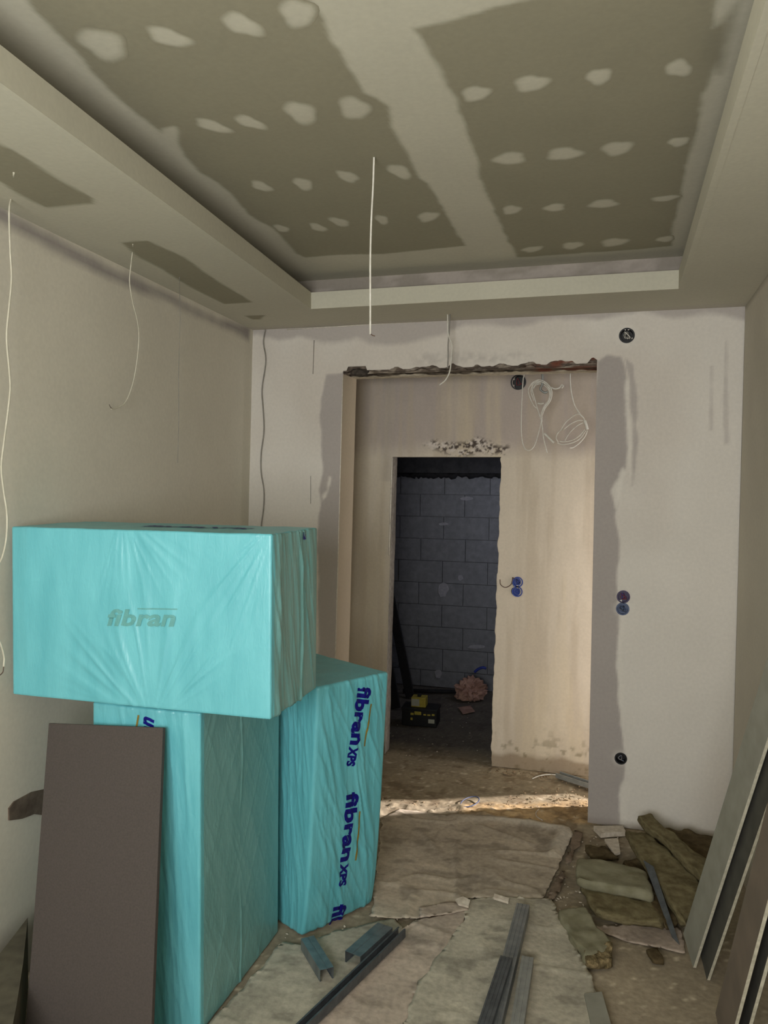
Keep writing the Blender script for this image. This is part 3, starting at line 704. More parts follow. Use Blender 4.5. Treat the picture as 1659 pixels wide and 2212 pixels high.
axT = T1-T0; ayT = Vector((-axT.y, axT.x, 0)).normalized()*.415
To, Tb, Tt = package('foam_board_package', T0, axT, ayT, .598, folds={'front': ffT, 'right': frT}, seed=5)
tag(To, 'turquoise foam board package lying on top of the others with faint grey lettering', 'insulation package', 'film wrapped foam board packages')
# lettering
def on_front_T(x, y): return ony(x, y, 2.33)
nf = (0, -1, 0)
a = on_front_T(233, 1350); b = on_front_T(380, 1352)
lettering('printed_lettering', 'fibran', a, b-a, (0, 0, 1), .056, M_greyprint, Tt, nf, Tb, length=(b-a).length, shear=.22, bold=.03)['label'] = 'faint grey lettering'
stripe('printed_stripe', on_front_T(298, 1316), on_front_T(384, 1317), (0, 0, 1), .004, M_greyprint, Tt, nf, Tb)
# word along the top and a bit of blue over the corner
lettering('printed_lettering', 'fibranXPS', (-1.66, 2.52, 1.73), (1, 0, 0), (0, 1, 0), .07, M_print, Tt, (0, 0, 1), Tb, length=.42)
prw = [Vector((-1.06, 2.63, 1.70)), Vector((-1.06, 2.63, 1.725))]
stripe('printed_mark', (-1.06, 2.60, 1.695), (-1.06, 2.60, 1.722), (0, 1, 0), .022, M_print, Tt, (1, 0, 0), Tb, n=4)
# right package: word repeated down the side
nR = Vector((dR.y, -dR.x, 0))
def onR(x, y):
    P = RN+nR*.04; d = Vector(ray(x, y)); c = Vector(CAM); t = (P-c).dot(nR)/d.dot(nR); q = c+d*t
    for _ in range(5):
        h = surf_hit(Rt, q, nR); q = c+d*((h-c).dot(nR)/d.dot(nR))
    return q
for (xa, ya, xb, yb, word, stripey) in ((761, 1478, 755, 1610, 'fibran', 1), (749, 1716, 736, 1864, 'fibran', 1), (721, 1958, 712, 2012, 'fib', 0)):
    A = onR(xa, ya); B = onR(xb, yb); u = (B-A).normalized(); side = (dR-u*dR.dot(u)).normalized()
    L_ = (B-A).length
    lettering('printed_lettering', word, A, u, side, .072, M_print, Rt, nR, Rb, length=L_, shear=.10, bold=.042, wob=.002)
    if stripey:
        C_ = A+u*L_*1.01; lettering('printed_lettering', 'XPS', C_, u, side, .044, M_print, Rt, nR, Rb, length=L_*.36, shear=.2, bold=.055)
        stripe('printed_stripe', A+u*L_*.32+side*.082, A+u*L_*1.05+side*.082, side, .008, M_gold, Rt, nR, Rb)['label'] = 'thin gold stripe'
# left package: letters running up just above the brown board
A = ony(326, 1645, 2.38)
lettering('printed_lettering', 'fibran', A, Vector((.10, 0, 1)), (-1, 0, .1), .06, M_print, Lt, nf, Lb, length=.155, bold=.04)
stripe('printed_stripe', ony(292, 1600, 2.38), ony(303, 1544, 2.38), (-1, 0, 0), .007, M_gold, Lt, nf, Lb)['label'] = 'thin gold stripe'

# ---------------------------------------------------------------- dark brown board leaning on the left package
Pb = Vector((0, 2.335, 1.06)); dirb = Vector((0, -.285, -1.06)); nb = Vector((1, 0, 0)).cross(dirb).normalized()
if nb.y > 0: nb = -nb
q = [onpl(x, y, Pb, nb) for x, y in ((105, 1562), (352, 1572), (327, 2212), (55, 2212))]
def to_floor(p, r): t = (r.z-.003)/(p.z-r.z); return r+(r-p)*t
q[2] = to_floor(q[1], q[2]); q[3] = to_floor(q[0], q[3])
o = prism_n('leaning_board', [q[0], q[3], q[2], q[1]], -nb*.018, M_brownboard)
bv = o.modifiers.new('b', 'BEVEL'); bv.width = .002; bv.segments = 2
tag(o, 'dark brown smooth board leaning on the upright turquoise package at lower left', 'board')

# low dusty bundle along the left wall, only its end shows left of the brown board
pbx = [onz(x, y, .27) for x, y in ((-40, 2112), (0, 2060), (60, 1982), (50, 2080), (36, 2170), (10, 2300), (-60, 2300))]
o = prism_n('board_bundle', pbx, (0, 0, -.266), simple('dusty_bundle', srgb(98, 93, 78), srgb(78, 73, 61), 18, .95, bump=.5))
tag(o, 'low dusty grey bundle at the left wall, left of the brown board', 'bundle')

# ---------------------------------------------------------------- leaning plasterboard offcuts on the right wall
def leaner(name, near_px, near_floor, top_x, top_z, wdir, width, mat, label, thick=.0125, edge=True):
    A = Vector(near_floor); T_ = Vector((top_x, A.y+near_px, top_z)); u = (T_-A).normalized()
    wv = Vector(wdir).normalized(); wv = (wv-u*wv.dot(u)).normalized(); nn = u.cross(wv).normalized()
    if nn.x > 0: nn = -nn
    o = empty(name, A)
    A = A+Vector((0, 0, .0)); c = [A, T_, T_+wv*width, A+wv*width]
    core = prism_n('board_core', [p-nn*.001 for p in c], -nn*(thick-.002), M_gypedge, o)
    prism_n('paper_face', [p+nn*.0 for p in c], -nn*.001, mat, o)
    prism_n('paper_face', [p-nn*(thick-.001) for p in c], -nn*.001, mat, o)
    return tag(o, label, 'plasterboard', 'plasterboard offcuts leaning on the right wall')
def up_to(A, px1, py1, X):
    """top point where the sight line through a pixel meets the wall-side plane X"""
    return onx(px1, py1, X)
b1 = onz(1497, 2090, .004); t1 = onpl(1659, 1590, (0, 2.82, 0), (.0, 1, 0))
def leaner2(name, A, D, wdir, width, mat, label, length, thick=.0125):
    u = (D-A).normalized(); T_ = A+u*length
    return leaner(name, T_.y-A.y, A, T_.x, T_.z, wdir, width, mat, label, thick)
leaner2('plasterboard_offcut', b1, t1, (-.24, 1, 0), .145, M_gypface, 'narrow grey-green plasterboard offcut leaning leftmost, right beside the wool pile', 1.42)
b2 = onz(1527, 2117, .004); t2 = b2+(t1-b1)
leaner2('plasterboard_offcut', b2, t2, (-.20, 1, 0), .13, M_gypshade, 'thin plasterboard offcut with gap shade painted into its face, leaning just right of the leftmost narrow one', 1.42)
b3 = onz(1566, 2290, .004); t3 = onpl(1659, 1940, (0, 2.5, 0), (0, 1, 0))
leaner2('plasterboard_offcut', b3, t3, (-.12, 1, 0), .16, M_gypface2, 'wide brownish plasterboard offcut leaning in the bottom right corner', 1.3)
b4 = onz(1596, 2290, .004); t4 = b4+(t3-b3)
leaner2('plasterboard_offcut', b4, t4, (-.10, 1, 0), .14, M_gypshade, 'rearmost plasterboard offcut at the bottom right edge, behind the wide brownish one', 1.2)

# ---------------------------------------------------------------- mineral wool slabs
def slab(px, zt, thick, mat, label, seed=0, parent=None, name='mineral_wool_slab', nseg=14, amp=.008):
    """px: four image corners of the top face (order around); zt: heights of these corners; real thickness downwards"""
    if not isinstance(zt, (list, tuple)): zt = [zt]*4
    c = [onz(x, y, z) for (x, y), z in zip(px, zt)]
    V = []; n = nseg; fc = []
    nn = (c[1]-c[0]).cross(c[3]-c[0]).normalized()
    if nn.z < 0: nn = -nn
    def P(s, t, w):
        a = c[0].lerp(c[1], s); b_ = c[3].lerp(c[2], s); p = a.lerp(b_, t)-nn*thick*w
        return p
    idx = {}
    m_ = 4
    def vid(i, j, k):
        if (i, j, k) not in idx:
            p = P(i/n, j/n, k/m_)
            d = np.array([float(fbm(np.array([p.x*16+seed+q]), np.array([p.y*16+p.z*13+q*3]), 4)[0])-.5 for q in (0, 7, 13)])*amp*4
            edge = (i in (0, n))+(j in (0, n))+(k in (0, m_))
            cen = P(.5, .5, .5)
            if edge >= 2: p = p+(cen-p)*.03*edge
            p = p+Vector(d)*(1 if edge < 2 else 1.3)
            if p.z < .004: p.z = .004
            idx[(i, j, k)] = len(V); V.append(p)
        return idx[(i, j, k)]
    for i in range(n):
        for j in range(n):
            fc.append((vid(i, j, 0), vid(i+1, j, 0), vid(i+1, j+1, 0), vid(i, j+1, 0)))
            fc.append((vid(i, j, m_), vid(i, j+1, m_), vid(i+1, j+1, m_), vid(i+1, j, m_)))
    for i in range(n):
        for k in range(m_):
            for j in (0, n): fc.append((vid(i, j, k), vid(i, j, k+1), vid(i+1, j, k+1), vid(i+1, j, k)))
            for j in (0, n): fc.append((vid(j, i, k), vid(j, i+1, k), vid(j, i+1, k+1), vid(j, i, k+1)))
    o = mesh_obj(name, V, fc, mat, parent, True)
    bm = bmesh.new(); bm.from_mesh(o.data); bmesh.ops.recalc_face_normals(bm, faces=bm.faces); bm.to_mesh(o.data); bm.free()
    if label: tag(o, label, 'insulation slab', 'mineral wool slabs heaped on the floor in the right corner')
    return o
slab([(1398, 1790), (1440, 1782), (1552, 1806), (1560, 1900)], [.13, .13, .10, .06], .06, M_wooldark, 'dark brown mineral wool slab against the wall, hindmost in the heap', 1)
slab([(1380, 1762), (1404, 1757), (1536, 1862), (1524, 1898)], [.17, .17, .16, .16], .04, M_wool, 'long narrow mineral wool strip lying diagonally on top of the heap', 2)
slab([(1346, 1790), (1392, 1788), (1524, 1915), (1482, 1998)], [.12, .13, .11, .09], .05, M_wool, 'wide mineral wool slab sloping under the long diagonal strip', 3)
slab([(1346, 1856), (1392, 1845), (1470, 1985), (1440, 2000)], [.05, .05, .04, .04], .035, M_wooldark, 'dark mineral wool piece in the hollow of the heap', 4)
slab([(1244, 1848), (1395, 1874), (1412, 1930), (1246, 1898)], [.085, .09, .09, .085], .05, M_woolgreen, 'pale greenish mineral wool slab lying crosswise in front of the heap', 5, amp=.006)
slab([(1252, 1902), (1425, 1925), (1440, 1992), (1290, 1975)], [.035, .04, .045, .05], .04, M_wool, 'brownish mineral wool slab below the pale crosswise one', 6)
slab([(1200, 1964), (1262, 1957), (1322, 2040), (1266, 2070)], [.045, .045, .055, .055], .05, M_woolgreen, 'short green mineral wool slab with a torn yellow end, nearest the camera', 7)
slab([(1260, 1826), (1306, 1822), (1338, 1848), (1274, 1846)], .035, .03, M_wooldark, 'small flat scrap of mineral wool behind the pale crosswise slab', 8, nseg=8)
slab([(1396, 2050), (1420, 2048), (1436, 2078), (1412, 2072)], .02, .018, M_wooldark, 'crumb of mineral wool alone on the floor before the heap', 9, nseg=6, amp=.004)
slab([(1262, 2056), (1320, 2036), (1326, 2070), (1272, 2084)], .045, .042, simple('wool_end', srgb(150, 132, 96), srgb(84, 72, 46), 45, .98, bump=1, dist=.02), 'torn yellowish tuft at the front end of the short green slab', 12, nseg=10, amp=.009, name='mineral_wool_tuft')

# plasterboard scraps at the foot of the wall
def scrap(px, zt, thick, mat, label, cat, name, group=None):
    c = [onz(x, y, zt if not isinstance(zt, (list, tuple)) else zt[i]) for i, (x, y) in enumerate(px)]
    o = prism_n(name, c, (0, 0, -thick), mat); tag(o, label, cat, group); return o
scrap([(1282, 1784), (1345, 1783), (1352, 1796), (1298, 1800)], .03, .025, M_chip, 'pale plaster scrap at the foot of the grey-edged wall', 'debris', 'plaster_scrap')
scrap([(1306, 1812), (1335, 1810), (1340, 1840), (1328, 1845)], .03, .012, M_chip, 'small pale scrap between wool pieces near the opening', 'debris', 'plaster_scrap')

# thin translucent strip leaning on the heap
o = prism_n('thin_metal_strip', [onz(1390, 1858, .14), onz(1412, 1872, .145), onz(1468, 2040, .01), onz(1452, 2024, .012)], (0, 0, -.003), M_steeldark)
tag(o, 'thin grey metal strip sliding down the front of the wool heap', 'metal strip')

# ---------------------------------------------------------------- floor coverings
def sheet(name, px, mat, label, z=.012, wr=.012, seed=0, res=.012, cat='floor covering', curl=None, seams=()):
    poly = [(onz(x, y).x, onz(x, y).y) for x, y in px]; P = np.array(poly)
    lo = P.min(0); hi = P.max(0)
    us_ = np.arange(lo[0]-.02, hi[0]+.03, res); vs_ = np.arange(lo[1]-.02, hi[1]+.03, res)
    U, Vv = np.meshgrid(us_, vs_, indexing='ij'); nu, nv = U.shape
    sd = poly_sd(U.ravel(), Vv.ravel(), poly)+(fbm(U.ravel()*14+seed, Vv.ravel()*14, 3)-.5)*.03
    base = z+wr*(fbm(U.ravel()*4+seed, Vv.ravel()*7+seed, 4)-.4)+wr*.8*np.clip(1-np.abs(2*fbm(U.ravel()*3+seed, Vv.ravel()*5, 2)-1)*7, 0, 1)
    if curl: base = base+curl(U.ravel(), Vv.ravel(), sd)
    zz = np.maximum(base, .006)
    zz = np.where(sd < .015, np.minimum(zz, z+.004+ (curl(U.ravel(), Vv.ravel(), sd) if curl else 0)), zz)
    i, j = np.meshgrid(np.arange(nu-1), np.arange(nv-1), indexing='ij'); a_ = (i*nv+j).ravel()
    Q = np.stack([a_, a_+nv, a_+nv+1, a_+1], 1); k = sd[Q].mean(1) > 0; Q = Q[k]
    used = np.unique(Q); mp = -np.ones(len(sd), int); mp[used] = np.arange(len(used))
    # pull border vertices on to the outline smoothly
    SD = sd.reshape(nu, nv); gx, gy = np.gradient(SD, res); gl = gx**2+gy**2+1e-6
    nearb = np.abs(SD) < res*.9; mv = np.where(nearb, SD/gl, 0)
    V = np.stack([(U-gx*mv).ravel(), (Vv-gy*mv).ravel(), zz], 1)[used]
    u_, v_ = U.ravel(), Vv.ravel()
    cc = const(u_, mat)
    cc = mix(cc, np.asarray(mat)*.72, np.clip((fbm(u_*2.2+seed, v_*3.5, 4)-.46)*5, 0, 1)*.6)
    cc = mix(cc, np.asarray(mat)*.45, np.clip((fbm(u_*9+seed*3, v_*13, 4)-.60)*11, 0, 1)*.6)
    cc = mix(cc, np.asarray(mat)*1.2, np.clip((fbm(u_*6+seed*2, v_*22, 4)-.56)*8, 0, 1)*.35)
    cc = mix(cc, np.asarray(mat)*1.22, np.clip(1-sd/.02, 0, 1)*.5)
    if curl: cc = mix(cc, srgb(205, 196, 182), np.clip((.09-sd)/.04, 0, 1)*np.clip((u_+.85)/.25, 0, 1)*(v_ > 4.1)*.8)
    for (xa_, ya_, xb_, yb_) in seams:
        pa, pb = onz(xa_, ya_), onz(xb_, yb_); e_ = (pb-pa); l_ = e_.length; t_ = np.clip(((u_-pa.x)*e_.x+(v_-pa.y)*e_.y)/l_**2, 0, 1)
        dd = np.hypot(u_-pa.x-t_*e_.x, v_-pa.y-t_*e_.y); zz = zz+.006*np.exp(-(dd/.012)**2); cc = mix(cc, np.asarray(mat)*.6, np.exp(-(dd/.009)**2)*.6)
    V[:, 2] = zz[used]
    o = mesh_obj(name, V, [tuple(int(t) for t in mp[q_]) for q_ in Q], PLF, None, True, colors=np.clip(cc, 0, 1)[used])
    so_ = o.modifiers.new('s', 'SOLIDIFY'); so_.thickness = .003; so_.offset = -1
    return tag(o, label, cat)
def curlA(U, V, sd): return .018*np.exp(-((sd-.05)/.035)**2)*np.clip((U+.95)/.4, 0, 1)*(V > 4.05)
sheet('protective_sheet', [(826, 1772), (860, 1752), (960, 1764), (1060, 1766), (1140, 1776), (1234, 1792), (1236, 1812), (1210, 1870), (1170, 1948), (1080, 1950), (1010, 1946), (985, 1972), (900, 1990), (850, 1990), (802, 1985), (812, 1900), (822, 1800)], srgb(184, 171, 153), 'large wrinkled beige protective sheet on the floor before the opening', z=.012, wr=.010, seed=2, curl=curlA, seams=((983, 1822, 988, 1950), (905, 1795, 950, 1850), (950, 1800, 925, 1835), (1040, 1790, 1150, 1830)))
sheet('protective_sheet', [(1012, 1952), (1100, 1946), (1190, 1952), (1205, 1985), (1260, 2090), (1320, 2230), (1340, 2300), (840, 2300), (905, 2130), (960, 2060), (1000, 2000)], srgb(184, 177, 160), 'flat grey-beige card sheet under the steel profiles in the foreground', z=.020, wr=.006, seed=7)
sheet('protective_sheet', [(900, 1994), (985, 1975), (1008, 1975), (1000, 2005), (960, 2070), (905, 2140), (850, 2300), (600, 2300), (720, 2170), (860, 2020)], srgb(188, 173, 158), 'creased pinkish sheet between the long profile and the grey card', z=.016, wr=.009, seed=11)
sheet('protective_sheet', [(610, 2040), (650, 2046), (720, 2016), (850, 1990), (870, 2010), (650, 2220), (560, 2300), (380, 2300)], srgb(184, 177, 160), 'smooth grey-beige sheet in front of the turquoise packages', z=.010, wr=.005, seed=15)
sheet('protective_sheet', [(1275, 2004), (1440, 1990), (1470, 2010), (1480, 2062), (1400, 2046), (1310, 2022)], srgb(176, 160, 146), 'small pinkish sheet scrap on the floor in front of the wool heap', z=.006, wr=.003, seed=31)
sheet('torn_paper_strip', [(905, 1972), (960, 1962), (1005, 1958), (1010, 1975), (985, 1984), (905, 1996)], srgb(188, 173, 158), 'torn crumpled paper strip between the large beige sheet and the grey card', z=.026, wr=.02, seed=21, cat='debris')
sheet('fabric_strip', [(1244, 1800), (1262, 1805), (1230, 1870), (1200, 1950), (1180, 1950), (1215, 1880)], srgb(128, 112, 96), 'narrow brown felt strip along the right edge of the beige sheet', z=.014, wr=.012, seed=25)

# ---------------------------------------------------------------- steel profiles
def profile(name, A, B, w, h, mat, label, cat='metal profile', t=.0016, up=Vector((0, 0, 1)), flip=1, closed=False, ribs=0, group='steel studs lying on the floor'):
    """channel from A to B (centre of the top web), open side down (flip=1) or up (-1)"""
    A = Vector(A); B = Vector(B); u = (B-A).normalized(); s = u.cross(up).normalized(); up = s.cross(u).normalized()
    sec = []
    if flip > 0:
        sec = [(-w/2, -h), (-w/2, 0), (w/2, 0), (w/2, -h), (w/2-.006, -h), (w/2-.006, -h+t), (w/2-t, -h+t), (w/2-t, -t), (-w/2+t, -t), (-w/2+t, -h+t), (-w/2+.006, -h+t), (-w/2+.006, -h)]
    else:
        sec = [(-w/2, 0), (-w/2, -h), (w/2, -h), (w/2, 0), (w/2-.007, 0), (w/2-.007, -t), (w/2-t, -t), (w/2-t, -h+t), (-w/2+t, -h+t), (-w/2+t, -t), (-w/2+.007, -t), (-w/2+.007, 0)]
    if ribs and flip > 0:
        top = []
        for k in range(ribs):
            c0 = -w/2+w*(k+.7)/(ribs+.4); top += [(c0-.003, 0), (c0-.0015, -.0025), (c0+.0015, -.0025), (c0+.003, 0)]
        sec = sec[:2]+top+sec[2:]
    n = len(sec); V = [A+s*a+up*b_ for a, b_ in sec]+[B+s*a+up*b_ for a, b_ in sec]
    fc = [(i, (i+1) % n, (i+1) % n+n, i+n) for i in range(n)]+[tuple(range(n)), tuple(range(2*n-1, n-1, -1))]
    o = mesh_obj(name, V, fc, mat)
    bm = bmesh.new(); bm.from_mesh(o.data); bmesh.ops.recalc_face_normals(bm, faces=bm.faces); bm.to_mesh(o.data); bm.free()
    return tag(o, label, cat, group)
FZ = .030
profile('steel_stud', onz(1130, 1952, .075), onz(1035, 2330, .075), .055, .045, M_steel, 'long ribbed dark grey steel stud running from the card edge towards the camera', ribs=3)
profile('steel_stud', onz(1094, 2066, .098), onz(1008, 2330, .098), .046, .020, M_steeldark, 'dark steel stud stacked on the long ribbed one', ribs=3)
profile('steel_stud', onz(1140, 2066, .065), onz(1098, 2330, .065), .045, .035, M_steellight, 'pale dusty steel stud lying right of the dark pair', ribs=2)
profile('steel_stud', onz(868, 2004, .066), onz(560, 2300, .066), .035, .035, M_steeldark, 'long black-edged steel channel lying diagonally in front of the packages', flip=-1)
profile('steel_stud', onz(832, 1998, .068), onz(762, 2060, .068), .072, .045, M_steel, 'short blue-grey steel stud beside the long diagonal channel', ribs=1)
profile('steel_stud', onz(664, 2024, .062), onz(706, 2092, .062), .055, .045, M_steel, 'short steel stud poking out from under the turquoise packages', ribs=1)
profile('steel_stud', onz(1205, 1668, .04), onz(1330, 1708, .04), .05, .03, M_steellight, 'pale steel channel on the hallway floor by the right wall', flip=-1, group=None)
# pale board lying in the foreground
o = scrap([(1262, 2146), (1300, 2142), (1345, 2300), (1296, 2300)], .03, .012, M_gypface, 'pale narrow board scrap on the floor at the bottom of the picture', 'debris', 'board_scrap')
o = scrap([(984, 1942), (1000, 1936), (1016, 1944), (1012, 1958), (990, 1952)], [.045, .05, .045, .035, .04], .008, M_chip, 'white broken plaster chip beside the torn paper strip', 'debris', 'plaster_chip')
o = scrap([(1068, 1930), (1100, 1940), (1098, 1948), (1066, 1938)], [.05, .04, .035, .045], .010, M_chip, 'thin white plaster chip at the top end of the long steel stud', 'debris', 'plaster_chip')

# ---------------------------------------------------------------- rubble on the floor
def rubble(name, regions, mat, label, smin, smax, seed):
    r = random.Random(seed); parts = []
    for (poly, n) in regions:
        P = [onz(x, y) for x, y in poly]
        for _ in range(n):
            a, b_ = r.random(), r.random(); p = P[0].lerp(P[1], a).lerp(P[3].lerp(P[2], a), b_)
            s = r.uniform(smin, smax)*(1.6 if r.random() < .12 else 1)
            bm = bmesh.new(); bmesh.ops.create_icosphere(bm, subdivisions=1, radius=1)
            sx, sy, sz = s*r.uniform(.7, 1.6), s*r.uniform(.5, 1), s*r.uniform(.25, .6); ang = r.random()*3.14
            vv = []
            for v_ in bm.verts:
                q_ = Vector((v_.co.x*sx*r.uniform(.7, 1.2), v_.co.y*sy*r.uniform(.7, 1.2), v_.co.z*sz)); q_.rotate(Matrix.Rotation(ang, 3, 'Z').to_quaternion()); vv.append(q_+Vector((p.x, p.y, sz*.6+.002)))
            bm.verts.ensure_lookup_table(); ff_ = [tuple(w.index for w in f_.verts) for f_ in bm.faces]; bm.free(); parts.append((vv, ff_))
    V, Fc = join_vf(parts); o = mesh_obj(name, V, Fc, mat)
    return tag(o, label, 'debris', kind='stuff')
rubble('rubble_crumbs', [([(1060, 1660), (1275, 1680), (1275, 1700), (1040, 1670)], 120), ([(820, 1722), (1000, 1740), (1000, 1765), (820, 1770)], 70), ([(1000, 1735), (1272, 1730), (1272, 1778), (1000, 1762)], 110), ([(1100, 1700), (1272, 1698), (1272, 1728), (1100, 1732)], 60)], M_rubble, 'plaster crumbs scattered over the hallway floor and threshold', .003, .010, 3)
rubble('plaster_crumbs', [([(820, 1950), (1010, 1940), (1000, 1975), (860, 1992)], 60), ([(1240, 1800), (1340, 1800), (1260, 1990), (1190, 1990)], 70), ([(600, 2010), (860, 1980), (1000, 2200), (600, 2200)], 60), ([(840, 1560), (1040, 1490), (1050, 1640), (840, 1640)], 60)], M_chip, 'pale plaster crumbs on the sheets, by the wool heap and in the dark room', .002, .006, 5)

# ---------------------------------------------------------------- junction boxes and holes
def jbox(hx, hz, r, Y, mat, name, label, cat, wires=None, group=None):
    depth = .045 if mat is M_black else .014
    Y = Y-(.008 if Y > 5 else .003)
    o = empty(name, (hx, Y, hz)); n = 28
    V = []; fc = []
    for (yy, rr) in ((-.002, r+.0055), (-.002, r-.002), (depth, r-.003)):
        for k in range(n): a = 2*math.pi*k/n; V.append((hx+rr*math.cos(a), Y+yy, hz+rr*math.sin(a)))
    for s in range(2):
        for k in range(n): fc.append((s*n+k, s*n+(k+1) % n, (s+1)*n+(k+1) % n, (s+1)*n+k))
    fc.append(tuple(range(2*n, 3*n)))
    mesh_obj('box_cup', V, fc, mat, o)
    for i, wm in enumerate(wires or []):
        a0 = random.random()*6
        pts = [(hx+r*.6*math.cos(a0+t*2.3)*(.5+.5*t/3), Y+min(.010, depth-.004)-.003*t, hz+r*.6*math.sin(a0+t*2.1)) for t in range(4)]
        tube('wire', pts, .0024, wm, o, n=6)
    return tag(o, label, cat, group)
H = {h[3]: h for h in holes}
jbox(*H['vent'][:3], YB, M_black, 'round_wall_box', 'black round hole with cables high above the right of the opening', 'wall box', [M_white, M_greycable, M_greycable])
jbox(*H['switch_top'][:3], YB, simple('purple_blue_plastic', (.035, .018, .08), (.02, .01, .05), 60, .45), 'round_wall_box', 'upper dark purple-blue box of the pair right of the opening', 'wall box', [M_redwire, M_redwire, M_blue], 'wall box pair right of the opening')
jbox(*H['switch_bottom'][:3], YB, M_bluegrey, 'round_wall_box', 'lower grey-blue box of the pair right of the opening', 'wall box', [M_bluegrey, M_black, M_bluegrey], 'wall box pair right of the opening')
jbox(*H['socket'][:3], YB, M_black, 'round_wall_box', 'single dark box low on the wall right of the opening', 'wall box', [M_bluegrey, M_greycable])
jbox(*hd['a'], YH, M_blue, 'round_wall_box', 'upper bright blue box of the pair on the hallway wall', 'wall box', [M_black, M_blue], 'wall box pair on the hallway wall')
jbox(*hd['b'], YH, M_blue, 'round_wall_box', 'lower bright blue box of the pair on the hallway wall', 'wall box', [M_blue, M_blue], 'wall box pair on the hallway wall')
jbox(*hd['c'], YH, M_black, 'round_wall_box', 'black round hole in the hallway wall just under the lintel', 'wall box', [M_redwire])
o = tube('looped_wire', [ony(x, y, YH-.012) for x, y in ((1080, 1252), (1081, 1262), (1088, 1268), (1096, 1268), (1104, 1262), (1107, 1252), (1107, 1248), (1112, 1250))], .0028, M_copper, n=6)
tag(o, 'thin brown wire loop between doorway edge and bright blue boxes', 'wire')

# ---------------------------------------------------------------- hanging cables
def cable(pts, r, mat, label, name='hanging_cable', cat='cable', tip=None):
    o = empty(name, pts[0]); tube('cable_sheath', pts, r, mat, o)
    if tip: tube('cable_tip', tip, r*.55, M_copper, o, n=6)
    return tag(o, label, cat)
Yc = 2.69
cable([onz(808, 338, ZU)+Vector((0, 0, -.002))]+[ony(x, y, Yc) for x, y in ((806, 400), (802, 480), (800, 560), (800, 640), (800, 722))], .0034, M_white, 'single white cable hanging straight down from the raised ceiling centre', tip=[ony(800, 720, Yc), ony(804, 724, Yc), ony(810, 726, Yc)])
Y2 = 4.40
cable([onz(967, 679, ZS)]+[ony(x, y, Y2) for x, y in ((968, 720), (976, 745), (975, 770), (972, 800), (963, 820), (949, 832))], .0038, M_white, 'white cable hanging in front of the lintel with curled end')
cable([onz(972, 679, ZS)]+[ony(x, y, Y2+.01) for x, y in ((970, 720), (968, 745), (968, 770), (967, 795))], .0036, M_greycable, 'short grey cable hanging beside the curled white one')
cable([ony(x, y, YB-.012) for x, y in ((573, 712), (569, 740), (574, 780), (566, 840), (568, 880), (570, 930), (564, 980), (564, 1020), (570, 1060), (569, 1100), (564, 1140), (563, 1200))], .0040, M_greycable, 'grey cable running down the back wall by the left corner')
lw = lambda x, y, o_=.03: onpl(x, y, (PW[0]+o_, PW[1], 0), NW)
pc = [onz(30, 372, ZS)]+[onpl(x, y, (PW[0]+.10, PW[1], 0), NW) for x, y in ((26, 420), (20, 455), (22, 540), (25, 600), (20, 660), (15, 710), (15, 745), (20, 800), (22, 840), (17, 890), (8, 960), (3, 1010), (8, 1060), (15, 1110), (14, 1160), (6, 1200), (-10, 1240), (-20, 1300), (-10, 1360), (3, 1395), (9, 1420), (8, 1440))]
cable(pc, .0032, M_cream, 'long white cable hanging at the far left beside the top package', tip=[pc[-1], onpl(6, 1452, (PW[0]+.10, PW[1], 0), NW), onpl(-2, 1460, (PW[0]+.10, PW[1], 0), NW)])
pc = [onz(287, 527, ZS)]+[onpl(x, y, (PW[0]+.16-.0010*max(0, y-560)*.4, PW[1], 0), NW) for x, y in ((286, 545), (282, 580), (280, 610), (286, 650), (296, 690), (300, 725), (297, 770), (290, 815), (280, 850), (268, 872), (250, 882), (240, 884))]
cable(pc, .0023, M_cream, 'thin white cable bowing down against the left wall with bare end', tip=[lw(244, 884, .02), lw(239, 880, .02), lw(236, 874, .02)])
cable([onz(388, 598, ZS)]+[onpl(x, y, (PW[0]+.10, PW[1], 0), NW) for x, y in ((388, 640), (389, 700), (386, 800), (386, 900), (384, 1000))], .0013, M_greycable, 'very thin grey strand drawn for a faint shadow line on the left wall near the corner')  # strand modelled in place of a faint shadow on the wall
# coils in the hallway
Y3 = 4.98
def hp(x, y, d=0): return ony(1100+x/8.295, 800+y/8.295, Y3+d)
co = empty('cable_coil', hp(560, 60)); tag(co, 'white cable coil in a loop hanging under the hallway lintel', 'cable')
tube('cable_sheath', [Vector((hp(270, -60).x, Y3, 3.058)), hp(270, -60), hp(250, 160), hp(235, 400), hp(220, 700), hp(215, 1000), hp(220, 1150), hp(240, 1300), hp(290, 1410), hp(370, 1430), hp(450, 1350), hp(510, 1180), hp(560, 980), hp(580, 850), hp(640, 690), hp(740, 540), hp(765, 400), hp(720, 280), hp(620, 210), hp(500, 230), hp(430, 330)], .0034, M_white, co)
for k, (dx, dy, sx) in enumerate(((0, 0, 1), (-14, 10, .94), (16, -8, .86), (5, 20, .78))):
    P = [(400, 560), (350, 420), (350, 320), (420, 220), (540, 170), (660, 220), (750, 330), (760, 450), (720, 570), (640, 670), (590, 790)]
    P = [(560+(x-560)*sx+dx, 400+(y-400)*sx+dy) for x, y in P]
    tube('coil_turn', [hp(x, y, .012*k-.02) for x, y in P]+[hp(565+k*8, 860, 0)], .0032, M_white, co)
tube('coil_turn', [hp(415, 220), hp(415, 350), hp(460, 520), hp(510, 700), hp(560, 860), hp(590, 1000), hp(610, 1180), hp(640, 1330), hp(680, 1480)], .0036, M_white, co)
tube('coil_turn', [hp(400, 560), hp(440, 630), hp(490, 680)], .0032, M_white, co)
tube('coil_turn', [hp(510, 590), hp(570, 600), hp(620, 590)], .005, M_white, co)
